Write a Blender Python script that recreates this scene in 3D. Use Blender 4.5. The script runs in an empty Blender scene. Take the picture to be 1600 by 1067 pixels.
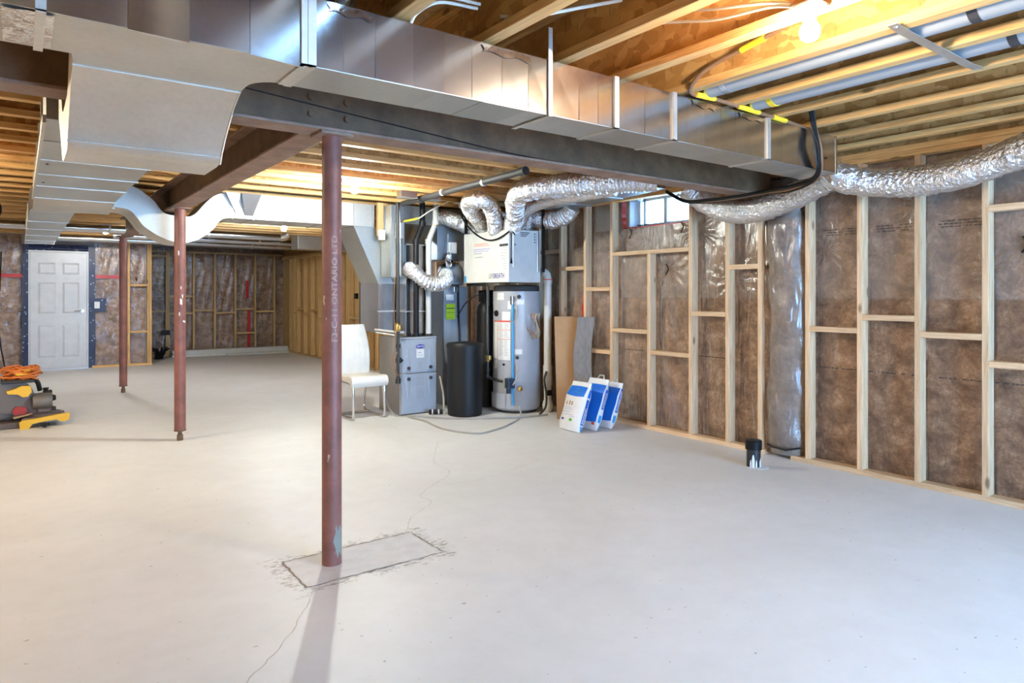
import bpy, bmesh, math, random
from mathutils import Vector, Matrix
random.seed(7)
S = bpy.context.scene
C = S.collection
PI = math.pi

# ------------------------------------------------------------------ camera, world, light, exposure
cam_d = bpy.data.cameras.new('camera'); cam = bpy.data.objects.new('camera', cam_d); C.objects.link(cam)
cam.location = (0, 0, 1.31); cam.rotation_euler = (PI/2, 0, -math.atan2(770, 1049))
cam_d.sensor_width = 36; cam_d.lens = 1049/1600*36; cam_d.shift_y = -(533.5-460)/1600
cam_d.clip_start = 0.05
S.camera = cam
S.view_settings.view_transform = 'Standard'; S.view_settings.look = 'None'
S.view_settings.gamma = 1; S.view_settings.use_curve_mapping = False
S.cycles.caustics_reflective = False; S.cycles.caustics_refractive = False; S.cycles.sample_clamp_indirect = 4.0; S.cycles.blur_glossy = 1.0
S.cycles.use_denoising = True; S.cycles.denoising_prefilter = 'ACCURATE'
S.view_settings.exposure = 1.15
W = bpy.data.worlds.new('world'); S.world = W; W.use_nodes = True
bg = W.node_tree.nodes['Background']; bg.inputs[0].default_value = (0.30, 0.58, 1.0, 1); bg.inputs[1].default_value = 16.5
BULB_COLOR = (1.0, 0.80, 0.56); BULB_STRENGTH = 600.0; REAR_COLOR = (0.95, 1.0, 0.92); REAR_STRENGTH = 1350.0

def portal(loc, rot, sx, sy):
    d = bpy.data.lights.new('window_portal', 'AREA'); d.shape = 'RECTANGLE'; d.size = sx; d.size_y = sy
    d.cycles.is_portal = True
    o = bpy.data.objects.new('window_portal', d); C.objects.link(o); o.location = loc; o.rotation_euler = rot
    return o
portal((2.9, -2.34, 1.05), (PI/2, 0, PI), 3.0, 2.06)          # patio door behind the camera, light entering towards +Y
portal((5.45, 4.49, 2.12), (0, PI/2, 0), 0.44, 0.78)          # basement window in the right wall

# ------------------------------------------------------------------ materials
def mat(name, color=(.5,.5,.5), rough=.5, metal=0.0, **kw):
    m = bpy.data.materials.new(name); m.use_nodes = True
    b = m.node_tree.nodes['Principled BSDF']
    b.inputs['Base Color'].default_value = (*color, 1); b.inputs['Roughness'].default_value = rough
    b.inputs['Metallic'].default_value = metal
    for k, v in kw.items(): b.inputs[k.replace('_', ' ')].default_value = v
    return m
class N:
    def __init__(s, m): s.t = m.node_tree; s.b = s.t.nodes['Principled BSDF']
    def n(s, ty, **kw):
        x = s.t.nodes.new(ty)
        for k, v in kw.items():
            if k == 'ins':
                for i, q in v.items():
                    if hasattr(q, 'is_output'): s.t.links.new(q, x.inputs[i])
                    else: x.inputs[i].default_value = q
            else: setattr(x, k, v)
        return x
    def l(s, a, b): s.t.links.new(a, b)
    def coord(s, scale=(1,1,1), out='Object', loc=(0,0,0)):
        tc = s.n('ShaderNodeTexCoord'); mp = s.n('ShaderNodeMapping', ins={'Vector': tc.outputs[out], 'Scale': scale, 'Location': loc})
        return mp.outputs[0]
    def pos(s, scale=(1,1,1), loc=(0,0,0)):
        g = s.n('ShaderNodeNewGeometry'); mp = s.n('ShaderNodeMapping', ins={'Vector': g.outputs['Position'], 'Scale': scale, 'Location': loc})
        return mp.outputs[0]
    def noise(s, vec, scale, detail=4, rough=.55, dist=0.0):
        return s.n('ShaderNodeTexNoise', ins={'Vector': vec, 'Scale': scale, 'Detail': detail, 'Roughness': rough, 'Distortion': dist}).outputs['Fac']
    def ramp(s, fac, stops):
        r = s.n('ShaderNodeValToRGB', ins={0: fac}); e = r.color_ramp.elements
        while len(e) < len(stops): e.new(.5)
        for q, (p, c) in zip(e, stops): q.position = p; q.color = (*c, 1) if len(c) == 3 else c
        return r.outputs[0]
    def math(s, op, a, b=0.0, c=0.0, clamp=False):
        return s.n('ShaderNodeMath', operation=op, use_clamp=clamp, ins={0: a, 1: b, 2: c}).outputs[0]
    def mix(s, f, a, b, mode='MIX'):
        x = s.n('ShaderNodeMix', data_type='RGBA', blend_type=mode)
        for i, q in ((0, f), (6, a), (7, b)):
            if hasattr(q, 'is_output'): s.l(q, x.inputs[i])
            else: x.inputs[i].default_value = q if not isinstance(q, tuple) or len(q) == 4 else (*q, 1)
        return x.outputs[2]
    def bump(s, h, strength=.3, dist=.01, to=None, normal=None):
        ins = {'Height': h, 'Strength': strength, 'Distance': dist}
        if normal is not None: ins['Normal'] = normal
        b = s.n('ShaderNodeBump', ins=ins).outputs[0]
        if to is None: s.l(b, s.b.inputs['Normal'])
        return b
    def color(s, c): s.l(c, s.b.inputs['Base Color'])
    def rand(s): return s.n('ShaderNodeObjectInfo').outputs['Random']

def lumber(name, axis, dark, light):
    m = mat(name, light, .62); k = N(m)
    sc = [26, 26, 26]; sc[axis] = 1.6
    oi = k.n('ShaderNodeObjectInfo')
    off = k.n('ShaderNodeVectorMath', operation='SCALE', ins={0: (13, 7, 11), 'Scale': oi.outputs['Random']})
    g = k.n('ShaderNodeNewGeometry')
    add = k.n('ShaderNodeVectorMath', operation='ADD', ins={0: g.outputs['Position'], 1: off.outputs[0]})
    mp = k.n('ShaderNodeMapping', ins={'Vector': add.outputs[0], 'Scale': tuple(sc)}).outputs[0]
    f = k.noise(mp, 1.6, 5, .6, 1.2)
    c = k.ramp(f, [(.28, dark), (.62, light), (.8, tuple(min(1, x*1.12) for x in light))])
    # knots
    sk = [5.5, 5.5, 5.5]; sk[axis] = 2.2
    mk = k.n('ShaderNodeMapping', ins={'Vector': add.outputs[0], 'Scale': tuple(sk)}).outputs[0]
    v = k.n('ShaderNodeTexVoronoi', ins={'Vector': mk, 'Scale': 1.0}).outputs['Distance']
    kn = k.ramp(v, [(.05, (1, 1, 1)), (.11, (0, 0, 0))])
    c = k.mix(kn, c, tuple(x*.42 for x in dark))
    hs = k.n('ShaderNodeHueSaturation', ins={'Color': c, 'Value': k.math('MULTIPLY_ADD', oi.outputs['Random'], .28, .86)})
    k.color(hs.outputs[0]); k.bump(f, .12, .004)
    return m
STUD = [lumber('stud_lumber_'+'xyz'[a], a, (.55, .335, .175), (.78, .55, .335)) for a in range(3)]
JOIST = [lumber('joist_lumber_'+'xyz'[a], a, (.50, .26, .08), (.76, .46, .18)) for a in range(3)]
OLDW = [lumber('yellow_lumber_'+'xyz'[a], a, (.42, .25, .09), (.62, .41, .18)) for a in range(3)]

def osb(name, c0, c1, c2):
    m = mat(name, c1, .7); k = N(m)
    p = k.pos(); ns = k.noise(p, 14, 3)
    wp = k.n('ShaderNodeVectorMath', operation='ADD', ins={0: k.pos((1, .55, .9)), 1: k.n('ShaderNodeVectorMath', operation='SCALE', ins={0: k.n('ShaderNodeTexNoise', ins={'Vector': p, 'Scale': 9.0}).outputs['Color'], 'Scale': .09}).outputs[0]}).outputs[0]
    v = k.n('ShaderNodeTexVoronoi', ins={'Vector': wp, 'Scale': 24.0})
    sep = k.n('ShaderNodeSeparateColor', ins={0: v.outputs['Color']})
    c = k.ramp(sep.outputs[0], [(.0, c0), (.5, c1), (1, c2)])
    c = k.mix(k.math('MULTIPLY', ns, .35), c, tuple(x*.6 for x in c1))
    sp = k.ramp(k.noise(k.pos((9, 9, 2.5)), 5, 3, .6), [(.62, (0, 0, 0)), (.72, (1, 1, 1))])
    c = k.mix(k.math('MULTIPLY', sp, .55), c, tuple(x*.28 for x in c0))
    k.color(c); k.bump(sep.outputs[1], .25, .004)
    return m
OSB = osb('osb_web', (.36, .17, .045), (.52, .275, .085), (.64, .38, .14))
DECK = osb('osb_deck', (.30, .15, .045), (.46, .25, .085), (.60, .36, .14))

def galv(name, base=(.68, .69, .70), r0=.17, r1=.245, wav=.2):
    m = mat(name, base, .3, 1.0); k = N(m)
    p = k.pos()
    big = k.noise(p, 4, 3, .5); fine = k.noise(p, 45, 3, .6)
    f = k.math('ADD', k.math('MULTIPLY', big, .6), k.math('MULTIPLY', fine, .4))
    c = k.ramp(f, [(.3, tuple(x*.80 for x in base)), (.7, base)])
    hs = k.n('ShaderNodeHueSaturation', ins={'Color': c, 'Value': k.math('MULTIPLY_ADD', k.rand(), .2, .88)})
    k.color(hs.outputs[0])
    k.l(k.math('MULTIPLY_ADD', f, (r1-r0), r0), k.b.inputs['Roughness'])
    k.bump(k.noise(p, 2.6, 1), wav, .02)
    return m
GALV = galv('galvanised_sheet'); GALV_DULL = galv('dull_galvanised_sheet', (.58, .585, .55), .34, .5, .15)
GALV_PALE = galv('pale_galvanised_sheet', (.72, .68, .61), .42, .62, .12)
PIPE_GREY = mat('grey_round_pipe', (.36, .40, .44), .40, .35)
FOIL = mat('crinkled_foil', (.90, .90, .91), .30, .92); k = N(FOIL)
nb = k.noise(k.pos(), 46, 3, .65); vb = k.n('ShaderNodeTexVoronoi', ins={'Vector': k.pos(), 'Scale': 38.0}).outputs['Distance']
k.bump(k.math('ADD', nb, k.math('MULTIPLY', vb, .7)), .75, .02)
TAPE_FOIL = mat('foil_tape', (.9, .9, .9), .16, 1.0); k = N(TAPE_FOIL); k.bump(k.noise(k.pos(), 30, 3), .3, .01)

def rough_paint(name, c, dark, rough=.55, chips=None):
    m = mat(name, c, rough); k = N(m); p = k.pos()
    f = k.noise(p, 7, 6, .65)
    cc = k.ramp(f, [(.3, dark), (.65, c)])
    g = k.ramp(k.noise(p, 42, 4, .7), [(.58, (0,0,0)), (.75, (1,1,1))])
    cc = k.mix(k.math('MULTIPLY', g, .5), cc, tuple(x*.55 for x in dark))
    if chips:
        h = k.ramp(k.noise(k.pos((1,1,.6)), 11, 3, .5), [(.70, (0,0,0)), (.715, (1,1,1))])
        cc = k.mix(h, cc, chips)
    k.color(cc); k.bump(f, .15, .004)
    return m
POST_RED = rough_paint('red_oxide_paint', (.27, .10, .075), (.16, .06, .045), .5, (.52, .42, .36))
BEAM_STEEL = rough_paint('brown_primed_steel', (.185, .105, .052), (.09, .05, .026), .6)
FLANGE_STEEL = rough_paint('pinkish_brown_primed_steel', (.33, .20, .14), (.18, .105, .07), .6)

CONC = mat('painted_concrete_floor', (.80, .80, .79), .48); k = N(CONC)
p = k.pos(); a = k.noise(p, .9, 5, .6, .4); b2 = k.noise(p, 7, 6, .65)
c = k.ramp(a, [(.3, (.75, .745, .735)), (.6, (.82, .82, .815))])
c = k.mix(k.math('MULTIPLY', k.ramp(b2, [(.4, (0,0,0)), (.75, (1,1,1))]), .16), c, (.55, .52, .48))
sp = k.ramp(k.noise(k.pos((1, 1.6, 1)), 26, 2, .4), [(.735, (0,0,0)), (.76, (1,1,1))])
c = k.mix(k.math('MULTIPLY', sp, .55), c, (.25, .23, .21))
# dirt round the patch under the first post
sx = k.n('ShaderNodeSeparateXYZ', ins={0: p})
dx = k.math('SUBTRACT', k.math('ABSOLUTE', k.math('SUBTRACT', sx.outputs[0], 1.385)), .355)
dy = k.math('SUBTRACT', k.math('ABSOLUTE', k.math('SUBTRACT', sx.outputs[1], 3.13)), .17)
d = k.math('MAXIMUM', dx, dy)
d = k.math('ADD', d, k.math('MULTIPLY', k.math('SUBTRACT', k.noise(p, 9, 4, .7), .5), .34))
dm = k.ramp(d, [(.0, (1,1,1)), (.03, (1,1,1)), (.075, (0,0,0))])
sp2 = k.ramp(k.noise(k.pos((1, 2.2, 1)), 22, 4, .7), [(.46, (0,0,0)), (.6, (1,1,1))])
c = k.mix(k.math('MULTIPLY', k.math('MULTIPLY', dm, sp2), .75), c, (.22, .20, .17))
k.color(c); k.bump(b2, .06, .004)
PATCH = mat('grey_patch_concrete', (.60, .60, .61), .6); k = N(PATCH); f = k.noise(k.pos(), 12, 5, .6); k.color(k.ramp(f, [(.3, (.64,.64,.65)), (.7, (.76,.76,.77))])); k.bump(f, .15, .004)
CRACK = mat('crack_line', (.42, .39, .36), .9)
DIRT = mat('dirt_line', (.33, .30, .27), .95)
BLOCKW = mat('foundation_concrete', (.42, .41, .39), .85); k = N(BLOCKW); k.bump(k.noise(k.pos(), 8, 5), .3, .01)

INS = mat('brown_fibreglass', (.3, .2, .14), .95); k = N(INS)
p = k.pos((1, 1.0, 1.2)); a = k.noise(p, 6.5, 9, .70, .35); b2 = k.noise(k.pos((1, 3.5, 1.2)), 6, 5, .6, .6)
c = k.ramp(a, [(.30, (.125, .068, .038)), (.45, (.34, .20, .118)), (.56, (.52, .325, .20)), (.70, (.76, .55, .40))])
c = k.mix(k.math('MULTIPLY', k.ramp(b2, [(.35, (1,1,1)), (.5, (0,0,0))]), .35), c, (.17, .098, .06))
fn = k.noise(k.pos(), 38, 5, .7, .8); c = k.mix(k.math('MULTIPLY', k.ramp(fn, [(.4, (1,1,1)), (.62, (0,0,0))]), .45), c, (.12, .068, .042))
k.color(c); k.bump(k.math('ADD', a, k.math('MULTIPLY', fn, .3)), .6, .03)

def poly(name, haze, gloss, seam=None, bd=.03, stars=()):
    m = bpy.data.materials.new(name); m.use_nodes = True; t = m.node_tree; t.nodes.remove(t.nodes['Principled BSDF'])
    k = N.__new__(N); k.t = t
    out = [n for n in t.nodes if n.type == 'OUTPUT_MATERIAL'][0]
    w1 = k.noise(k.pos((1.2, 1.2, .6)), 2.6, 2, .5, 1.2); w2 = k.noise(k.pos((3, 3, .7)), 6, 2, .5, 1.0)
    h = k.math('ADD', w1, k.math('MULTIPLY', w2, .45))
    if stars:
        sp_ = k.n('ShaderNodeSeparateXYZ', ins={0: k.pos()}); wob = k.math('MULTIPLY', k.noise(k.pos(), 5, 2), 11.0)
        for cy, cz in stars:
            a_ = k.math('SUBTRACT', sp_.outputs[1], cy); b_ = k.math('SUBTRACT', sp_.outputs[2], cz)
            r2_ = k.math('ADD', k.math('MULTIPLY', a_, a_), k.math('MULTIPLY', b_, b_))
            sn = k.math('SINE', k.math('ADD', k.math('MULTIPLY', k.math('ARCTAN2', b_, a_), 12.0), wob))
            h = k.math('ADD', h, k.math('MULTIPLY', k.math('DIVIDE', .0085, k.math('ADD', r2_, .012)), sn))
    nrm = k.n('ShaderNodeBump', ins={'Height': h, 'Strength': 1.0, 'Distance': bd}).outputs[0]
    tr = k.n('ShaderNodeBsdfTransparent', ins={0: (.97, .97, .97, 1)})
    gl = k.n('ShaderNodeBsdfGlossy', ins={0: (1, 1, 1, 1), 'Roughness': .24, 'Normal': nrm})
    di = k.n('ShaderNodeBsdfDiffuse', ins={0: (.60, .57, .55, 1), 'Normal': nrm})
    fr = k.n('ShaderNodeFresnel', ins={'IOR': 1.5, 'Normal': nrm}).outputs[0]
    hz = haze
    sz = k.n('ShaderNodeSeparateXYZ', ins={0: k.pos()})
    if seam:
        up = k.n('ShaderNodeMapRange', ins={0: sz.outputs[2], 1: seam, 2: seam+.01, 3: haze*.35, 4: haze*1.35}).outputs[0]
        hz = k.math('MULTIPLY', up, k.math('ADD', .8, k.math('MULTIPLY', w1, .4)))
    mx = k.n('ShaderNodeMixShader', ins={0: hz, 1: tr.outputs[0], 2: di.outputs[0]})
    mx2 = k.n('ShaderNodeMixShader', ins={0: k.math('MULTIPLY', fr, gloss, clamp=True), 1: mx.outputs[0], 2: gl.outputs[0]})
    k.l(mx2.outputs[0], out.inputs[0])
    return m
POLY = poly('clear_poly_sheet', .15, .26, 1.27, .012, ((2.76, 1.64), (1.66, 1.47), (1.46, 1.62), (4.30, 1.55), (3.56, 1.45), (3.95, 1.9), (2.1, 1.95), (4.9, 1.85))); POLY2 = poly('crinkled_poly_sheet', .06, 1.1); POLY3 = poly('wrap_poly', .26, 1.6)

def plain(name, c, rough=.5, metal=0, bumpn=None, **kw):
    m = mat(name, c, rough, metal, **kw); k = N(m)
    f = k.noise(k.pos(), 9, 4)
    k.color(k.ramp(f, [(.3, tuple(x*.9 for x in c)), (.7, c)]))
    if bumpn: k.bump(k.noise(k.pos(), bumpn[0], 4), bumpn[1], .01)
    return m
WHITE_DOOR = plain('white_door_paint', (.64, .66, .68), .35)
WHITE = plain('white_plastic', (.80, .79, .76), .4)
HRV_WHITE = plain('white_enamel', (.76, .755, .72), .35)
PVC = plain('white_pvc', (.62, .60, .56), .35)
BLACK = plain('black_plastic', (.008, .008, .009), .45, Specular_IOR_Level=.22)
BLACK_TANK = plain('black_tank_plastic', (.009, .010, .012), .45, 0, (30, .1), Specular_IOR_Level=.3)
BLACK_IRON = plain('black_iron', (.03, .028, .027), .5); DRAIN_BLACK = plain('matte_black_plastic', (.022, .021, .022), .65)
DARK = plain('dark_rubber', (.03, .03, .033), .7)
CHROME = mat('chrome', (.82, .83, .85), .08, 1.0)
STEEL = mat('bright_steel', (.6, .6, .62), .28, 1.0)
BRASS = mat('brass', (.62, .42, .14), .3, 1.0)
LEATHER = plain('cream_leatherette', (.80, .765, .70), .42, 0, (60, .08))
FURN_GREY = plain('grey_furnace_enamel', (.36, .40, .46), .36)
FURN_SIDE = galv('furnace_side_sheet', (.52, .49, .45), .4, .6, .08)
HEATER = plain('grey_heater_enamel', (.43, .43, .45), .32)
TANK_GREY = plain('grey_cabinet_enamel', (.27, .31, .36), .38)
CARD = plain('brown_cardboard', (.42, .245, .125), .8)
PLANKG = mat('grey_vinyl_plank', (.20, .18, .17), .5); k = N(PLANKG); f = k.noise(k.pos((30, 30, 1.5)), 1.5, 5, .6); k.color(k.ramp(f, [(.3, (.15,.135,.13)), (.7, (.25,.225,.21))]))
BAGW = plain('white_bag_plastic', (.82, .82, .82), .35, 0, (14, .35))
BLUE = plain('blue_print', (.004, .165, .74), .35, 0, (14, .3)); BLUE2 = plain('deep_blue_print', (.004, .115, .52), .35)
CYAN = plain('light_blue_print', (.04, .36, .75), .4); GREEN = plain('green_print', (.12, .45, .06), .5)
YELLOW = plain('safety_yellow', (.80, .46, .015), .4)
CAST = plain('grey_cast_aluminium', (.16, .145, .13), .5, .3); CAST2 = plain('dark_brown_casting', (.10, .075, .065), .55)
RED = plain('red_tape', (.55, .018, .015), .4); REDLAMP = plain('red_guard', (.32, .02, .012), .3)
ORANGE = plain('orange_cord', (.75, .20, .03), .45)
NAVY = mat('navy_membrane', (.006, .012, .055), .4); k = N(NAVY)
v = k.n('ShaderNodeTexVoronoi', ins={'Vector': k.pos(), 'Scale': 17.0}).outputs['Distance']
k.color(k.mix(k.ramp(v, [(.16, (1,1,1)), (.2, (0,0,0))]), (.006, .012, .055), (.36, .44, .6))); k.bump(k.noise(k.pos(), 20, 3), .4, .01)
LABEL_Y = plain('yellow_green_label', (.52, .72, .02), .5); PAPER = plain('paper_label', (.80, .78, .74), .6)
INK = plain('black_ink', (.04, .04, .045), .6); INK_GREY = plain('grey_ink', (.32, .33, .36), .6); INK_RED = plain('red_ink', (.75, .10, .06), .6)
INK_BLUE = plain('blue_ink', (.03, .035, .30), .6); INK_PINK = plain('pale_red_ink', (.85, .42, .36), .6); INK_PALE = plain('pale_blue_ink', (.45, .46, .72), .6)
CHALK = plain('chalk', (.46, .29, .22), .9)
CABLE_W = plain('white_cable', (.78, .73, .64), .5); CABLE_Y = plain('yellow_cable_sleeve', (.85, .60, .03), .45); CABLE_B = plain('brown_cable', (.24, .13, .07), .5)
GYPSUM = plain('white_board_edge', (.66, .66, .63), .7)
BLUE_TUBE = plain('blue_tube', (.05, .33, .62), .35)
GREY_TUBE = plain('grey_tube', (.38, .36, .33), .5)
VINYL_W = plain('white_window_vinyl', (.74, .78, .84), .4)
ALUZ = plain('white_drywall', (.75, .74, .72), .8)
CHIP = rough_paint('dark_abs', (.02, .022, .028), (.012, .013, .016), .35, None)
PAINT_W = plain('spilled_white_paint', (.80, .82, .84), .6)
GLASS = bpy.data.materials.new('window_glass'); GLASS.use_nodes = True; t = GLASS.node_tree
t.nodes.remove(t.nodes['Principled BSDF']); o_ = [n for n in t.nodes if n.type == 'OUTPUT_MATERIAL'][0]
a_ = t.nodes.new('ShaderNodeBsdfTransparent'); g_ = t.nodes.new('ShaderNodeBsdfGlossy'); g_.inputs['Roughness'].default_value = .02
f_ = t.nodes.new('ShaderNodeFresnel'); f_.inputs[0].default_value = 1.45; x_ = t.nodes.new('ShaderNodeMixShader')
t.links.new(f_.outputs[0], x_.inputs[0]); t.links.new(a_.outputs[0], x_.inputs[1]); t.links.new(g_.outputs[0], x_.inputs[2]); t.links.new(x_.outputs[0], o_.inputs[0])
BULB = bpy.data.materials.new('lit_bulb'); BULB.use_nodes = True; t = BULB.node_tree; t.nodes.remove(t.nodes['Principled BSDF'])
e_ = t.nodes.new('ShaderNodeEmission'); e_.inputs[0].default_value = (*BULB_COLOR, 1); e_.inputs[1].default_value = BULB_STRENGTH
t.links.new(e_.outputs[0], [n for n in t.nodes if n.type == 'OUTPUT_MATERIAL'][0].inputs[0])
REAR = BULB.copy(); REAR.name = 'lit_neutral_bulb'
for n_ in REAR.node_tree.nodes:
    if n_.type == 'EMISSION': n_.inputs[0].default_value = (*REAR_COLOR, 1); n_.inputs[1].default_value = REAR_STRENGTH
LEFTB = BULB.copy(); LEFTB.name = 'lit_warm_bulb'
for n_ in LEFTB.node_tree.nodes:
    if n_.type == 'EMISSION': n_.inputs[0].default_value = (1, .66, .33, 1); n_.inputs[1].default_value = 1300
SIDEB = BULB.copy(); SIDEB.name = 'lit_side_bulb'
for n_ in SIDEB.node_tree.nodes:
    if n_.type == 'EMISSION': n_.inputs[0].default_value = (1, .86, .64, 1); n_.inputs[1].default_value = 1300
DOORB = REAR.copy(); DOORB.name = 'lit_door_bulb'
for n_ in DOORB.node_tree.nodes:
    if n_.type == 'EMISSION': n_.inputs[0].default_value = (1, .97, .92, 1); n_.inputs[1].default_value = 1000
LED = bpy.data.materials.new('lit_cool_bulb'); LED.use_nodes = True; t = LED.node_tree; t.nodes.remove(t.nodes['Principled BSDF'])
e_ = t.nodes.new('ShaderNodeEmission'); e_.inputs[0].default_value = (.80, .92, 1, 1); e_.inputs[1].default_value = 900
t.links.new(e_.outputs[0], [n for n in t.nodes if n.type == 'OUTPUT_MATERIAL'][0].inputs[0])

# ------------------------------------------------------------------ builders
class MB:
    """collects shapes in world coordinates for ONE mesh object"""
    def __init__(s): s.b = bmesh.new()
    def box(s, x0, x1, y0, y1, z0, z1, bev=0.0):
        r = bmesh.ops.create_cube(s.b, size=1.0, matrix=Matrix.Translation(((x0+x1)/2, (y0+y1)/2, (z0+z1)/2)) @ Matrix.Diagonal((x1-x0, y1-y0, z1-z0, 1)))
        if bev:
            es = list({e for v in r['verts'] for e in v.link_edges})
            bmesh.ops.bevel(s.b, geom=es, offset=bev, segments=2, affect='EDGES', profile=.5)
        return s
    def hull(s, a, b):                                   # a, b: matching loops -> closed loft
        va = [s.b.verts.new(p) for p in a]; vb = [s.b.verts.new(p) for p in b]; n = len(a)
        for i in range(n): s.b.faces.new((va[i], va[(i+1) % n], vb[(i+1) % n], vb[i]))
        s.b.faces.new(va[::-1]); s.b.faces.new(vb); return s
    def loft(s, loops, caps=True):
        vs = [[s.b.verts.new(p) for p in L] for L in loops]; n = len(loops[0])
        for A, B in zip(vs, vs[1:]):
            for i in range(n): s.b.faces.new((A[i], A[(i+1) % n], B[(i+1) % n], B[i]))
        if caps: s.b.faces.new(vs[0][::-1]); s.b.faces.new(vs[-1])
        return s
    def prism(s, pts, axis, a0, a1):                     # 2-D polygon extruded along an axis
        def P(u, v, w): return ((w, u, v), (u, w, v), (u, v, w))[axis]
        return s.hull([P(u, v, a0) for u, v in pts], [P(u, v, a1) for u, v in pts])
    def tube(s, path, r, n=12, closed=False, rf=None):
        P = [Vector(p) for p in path]; m = len(P); rings = []
        t0 = (P[1]-P[0]).normalized(); up = Vector((0, 0, 1)) if abs(t0.z) < .9 else Vector((1, 0, 0))
        nrm = t0.cross(up).normalized()
        for i in range(m):
            if closed: t = (P[(i+1) % m]-P[i-1]).normalized()
            else: t = (P[min(i+1, m-1)]-P[max(i-1, 0)]).normalized()
            nrm = (nrm - t*nrm.dot(t)).normalized(); bn = t.cross(nrm)
            rr = (rf(i/(m-1)) if rf else (r[i] if isinstance(r, (list, tuple)) else r))
            rings.append([s.b.verts.new(P[i]+(nrm*math.cos(2*PI*j/n)+bn*math.sin(2*PI*j/n))*rr) for j in range(n)])
        pr = list(zip(rings, rings[1:])) + ([(rings[-1], rings[0])] if closed else [])
        for A, B in pr:
            for j in range(n): s.b.faces.new((A[j], A[(j+1) % n], B[(j+1) % n], B[j]))
        if not closed: s.b.faces.new(rings[0][::-1]); s.b.faces.new(rings[-1])
        return s
    def lathe(s, prof, cx, cy, n=28, axis='z', cz=0):
        rings = []
        for r, h in prof:
            L = []
            for j in range(n):
                a = 2*PI*j/n; u, v = r*math.cos(a), r*math.sin(a)
                L.append(s.b.verts.new((cx+u, cy+v, cz+h) if axis == 'z' else ((cx+h, cy+u, cz+v) if axis == 'x' else (cx+u, cy+h, cz+v))))
            rings.append(L)
        for A, B in zip(rings, rings[1:]):
            for j in range(n): s.b.faces.new((A[j], A[(j+1) % n], B[(j+1) % n], B[j]))
        s.b.faces.new(rings[0][::-1]); s.b.faces.new(rings[-1]); return s
    def grid(s, f, nu, nv):
        V = [[s.b.verts.new(f(i/nu, j/nv)) for j in range(nv+1)] for i in range(nu+1)]
        for i in range(nu):
            for j in range(nv): s.b.faces.new((V[i][j], V[i+1][j], V[i+1][j+1], V[i][j+1]))
        return s
    def solid(s, th):
        bmesh.ops.solidify(s.b, geom=list(s.b.faces), thickness=th); return s
    def build(s, name, m, parent=None, smooth=False, loc=None, angle=35):
        b = s.b; bmesh.ops.remove_doubles(b, verts=b.verts, dist=1e-6)
        bmesh.ops.recalc_face_normals(b, faces=b.faces)
        root = Vector((0, 0, 0))
        if parent is not None: root = Vector(parent['_w'])
        elif loc is not None: root = Vector(loc)
        for v in b.verts: v.co -= root
        if smooth:
            for f in b.faces: f.smooth = True
            lim = math.radians(angle)
            for e in b.edges:
                if len(e.link_faces) == 2 and e.calc_face_angle(0) > lim: e.smooth = False
        me = bpy.data.meshes.new(name); b.to_mesh(me); b.free()
        me.materials.append(m)
        o = bpy.data.objects.new(name, me); C.objects.link(o)
        o['_w'] = tuple(root)
        if parent is not None: o.parent = parent
        else: o.location = root
        return o
def tag(o, label=None, cat=None, group=None, kind=None):
    if label: o['label'] = label
    if cat: o['category'] = cat
    if group: o['group'] = group
    if kind: o['kind'] = kind
    return o
def thing(name, label, cat, loc, group=None):
    o = bpy.data.objects.new(name, None); C.objects.link(o); o.location = loc; o['_w'] = tuple(loc); o.empty_display_size = .1
    return tag(o, label, cat, group)
_cache = {}
def piece(name, m, parent, x0, x1, y0, y1, z0, z1, bev=.002):   # a box part sharing mesh data with equal boxes
    d = (round(x1-x0, 4), round(y1-y0, 4), round(z1-z0, 4)); key = (d, m.name, bev)
    if key not in _cache:
        b = bmesh.new(); r = bmesh.ops.create_cube(b, size=1.0, matrix=Matrix.Diagonal((*d, 1)))
        if bev: bmesh.ops.bevel(b, geom=list(b.edges), offset=bev, segments=1, affect='EDGES')
        me = bpy.data.meshes.new(name); b.to_mesh(me); b.free(); me.materials.append(m); _cache[key] = me
    o = bpy.data.objects.new(name, _cache[key]); C.objects.link(o)
    c = Vector(((x0+x1)/2, (y0+y1)/2, (z0+z1)/2))
    o.parent = parent; o.location = c-Vector(parent['_w']); o['_w'] = tuple(c)
    return o
def spline(pts, n=8):
    P = [Vector(p) for p in pts]; out = []
    Q = [P[0]*2-P[1]] + P + [P[-1]*2-P[-2]]
    for i in range(1, len(Q)-2):
        a, b, c, d = Q[i-1:i+3]
        for j in range(n):
            t = j/n
            out.append(.5*((2*b)+(c-a)*t+(2*a-5*b+4*c-d)*t*t+(3*b-a-3*c+d)*t**3))
    out.append(P[-1]); return out
def resample(path, step):
    P = [Vector(p) for p in path]; L = [0]
    for a, b in zip(P, P[1:]): L.append(L[-1]+(b-a).length)
    n = max(2, int(L[-1]/step)); out = []; i = 0
    for q in range(n+1):
        d = L[-1]*q/n
        while i < len(L)-2 and L[i+1] < d: i += 1
        t = (d-L[i])/max(1e-9, L[i+1]-L[i]); out.append(P[i].lerp(P[i+1], t))
    return out
def flex_tube(pts, r, pitch=.028, depth=.010, n=20, amp=.006):
    path = resample(spline(pts, 10), pitch/3)
    rr = []
    for i in range(len(path)): rr.append(r + depth*(.5+.5*math.cos(2*PI*i/3)) - depth + random.uniform(-amp, amp)*.4)
    m = MB().tube(path, rr, n)
    for v in m.b.verts: v.co += Vector((random.uniform(-1, 1), random.uniform(-1, 1), random.uniform(-1, 1)))*amp*.35
    return m
_txt = {}
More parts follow.
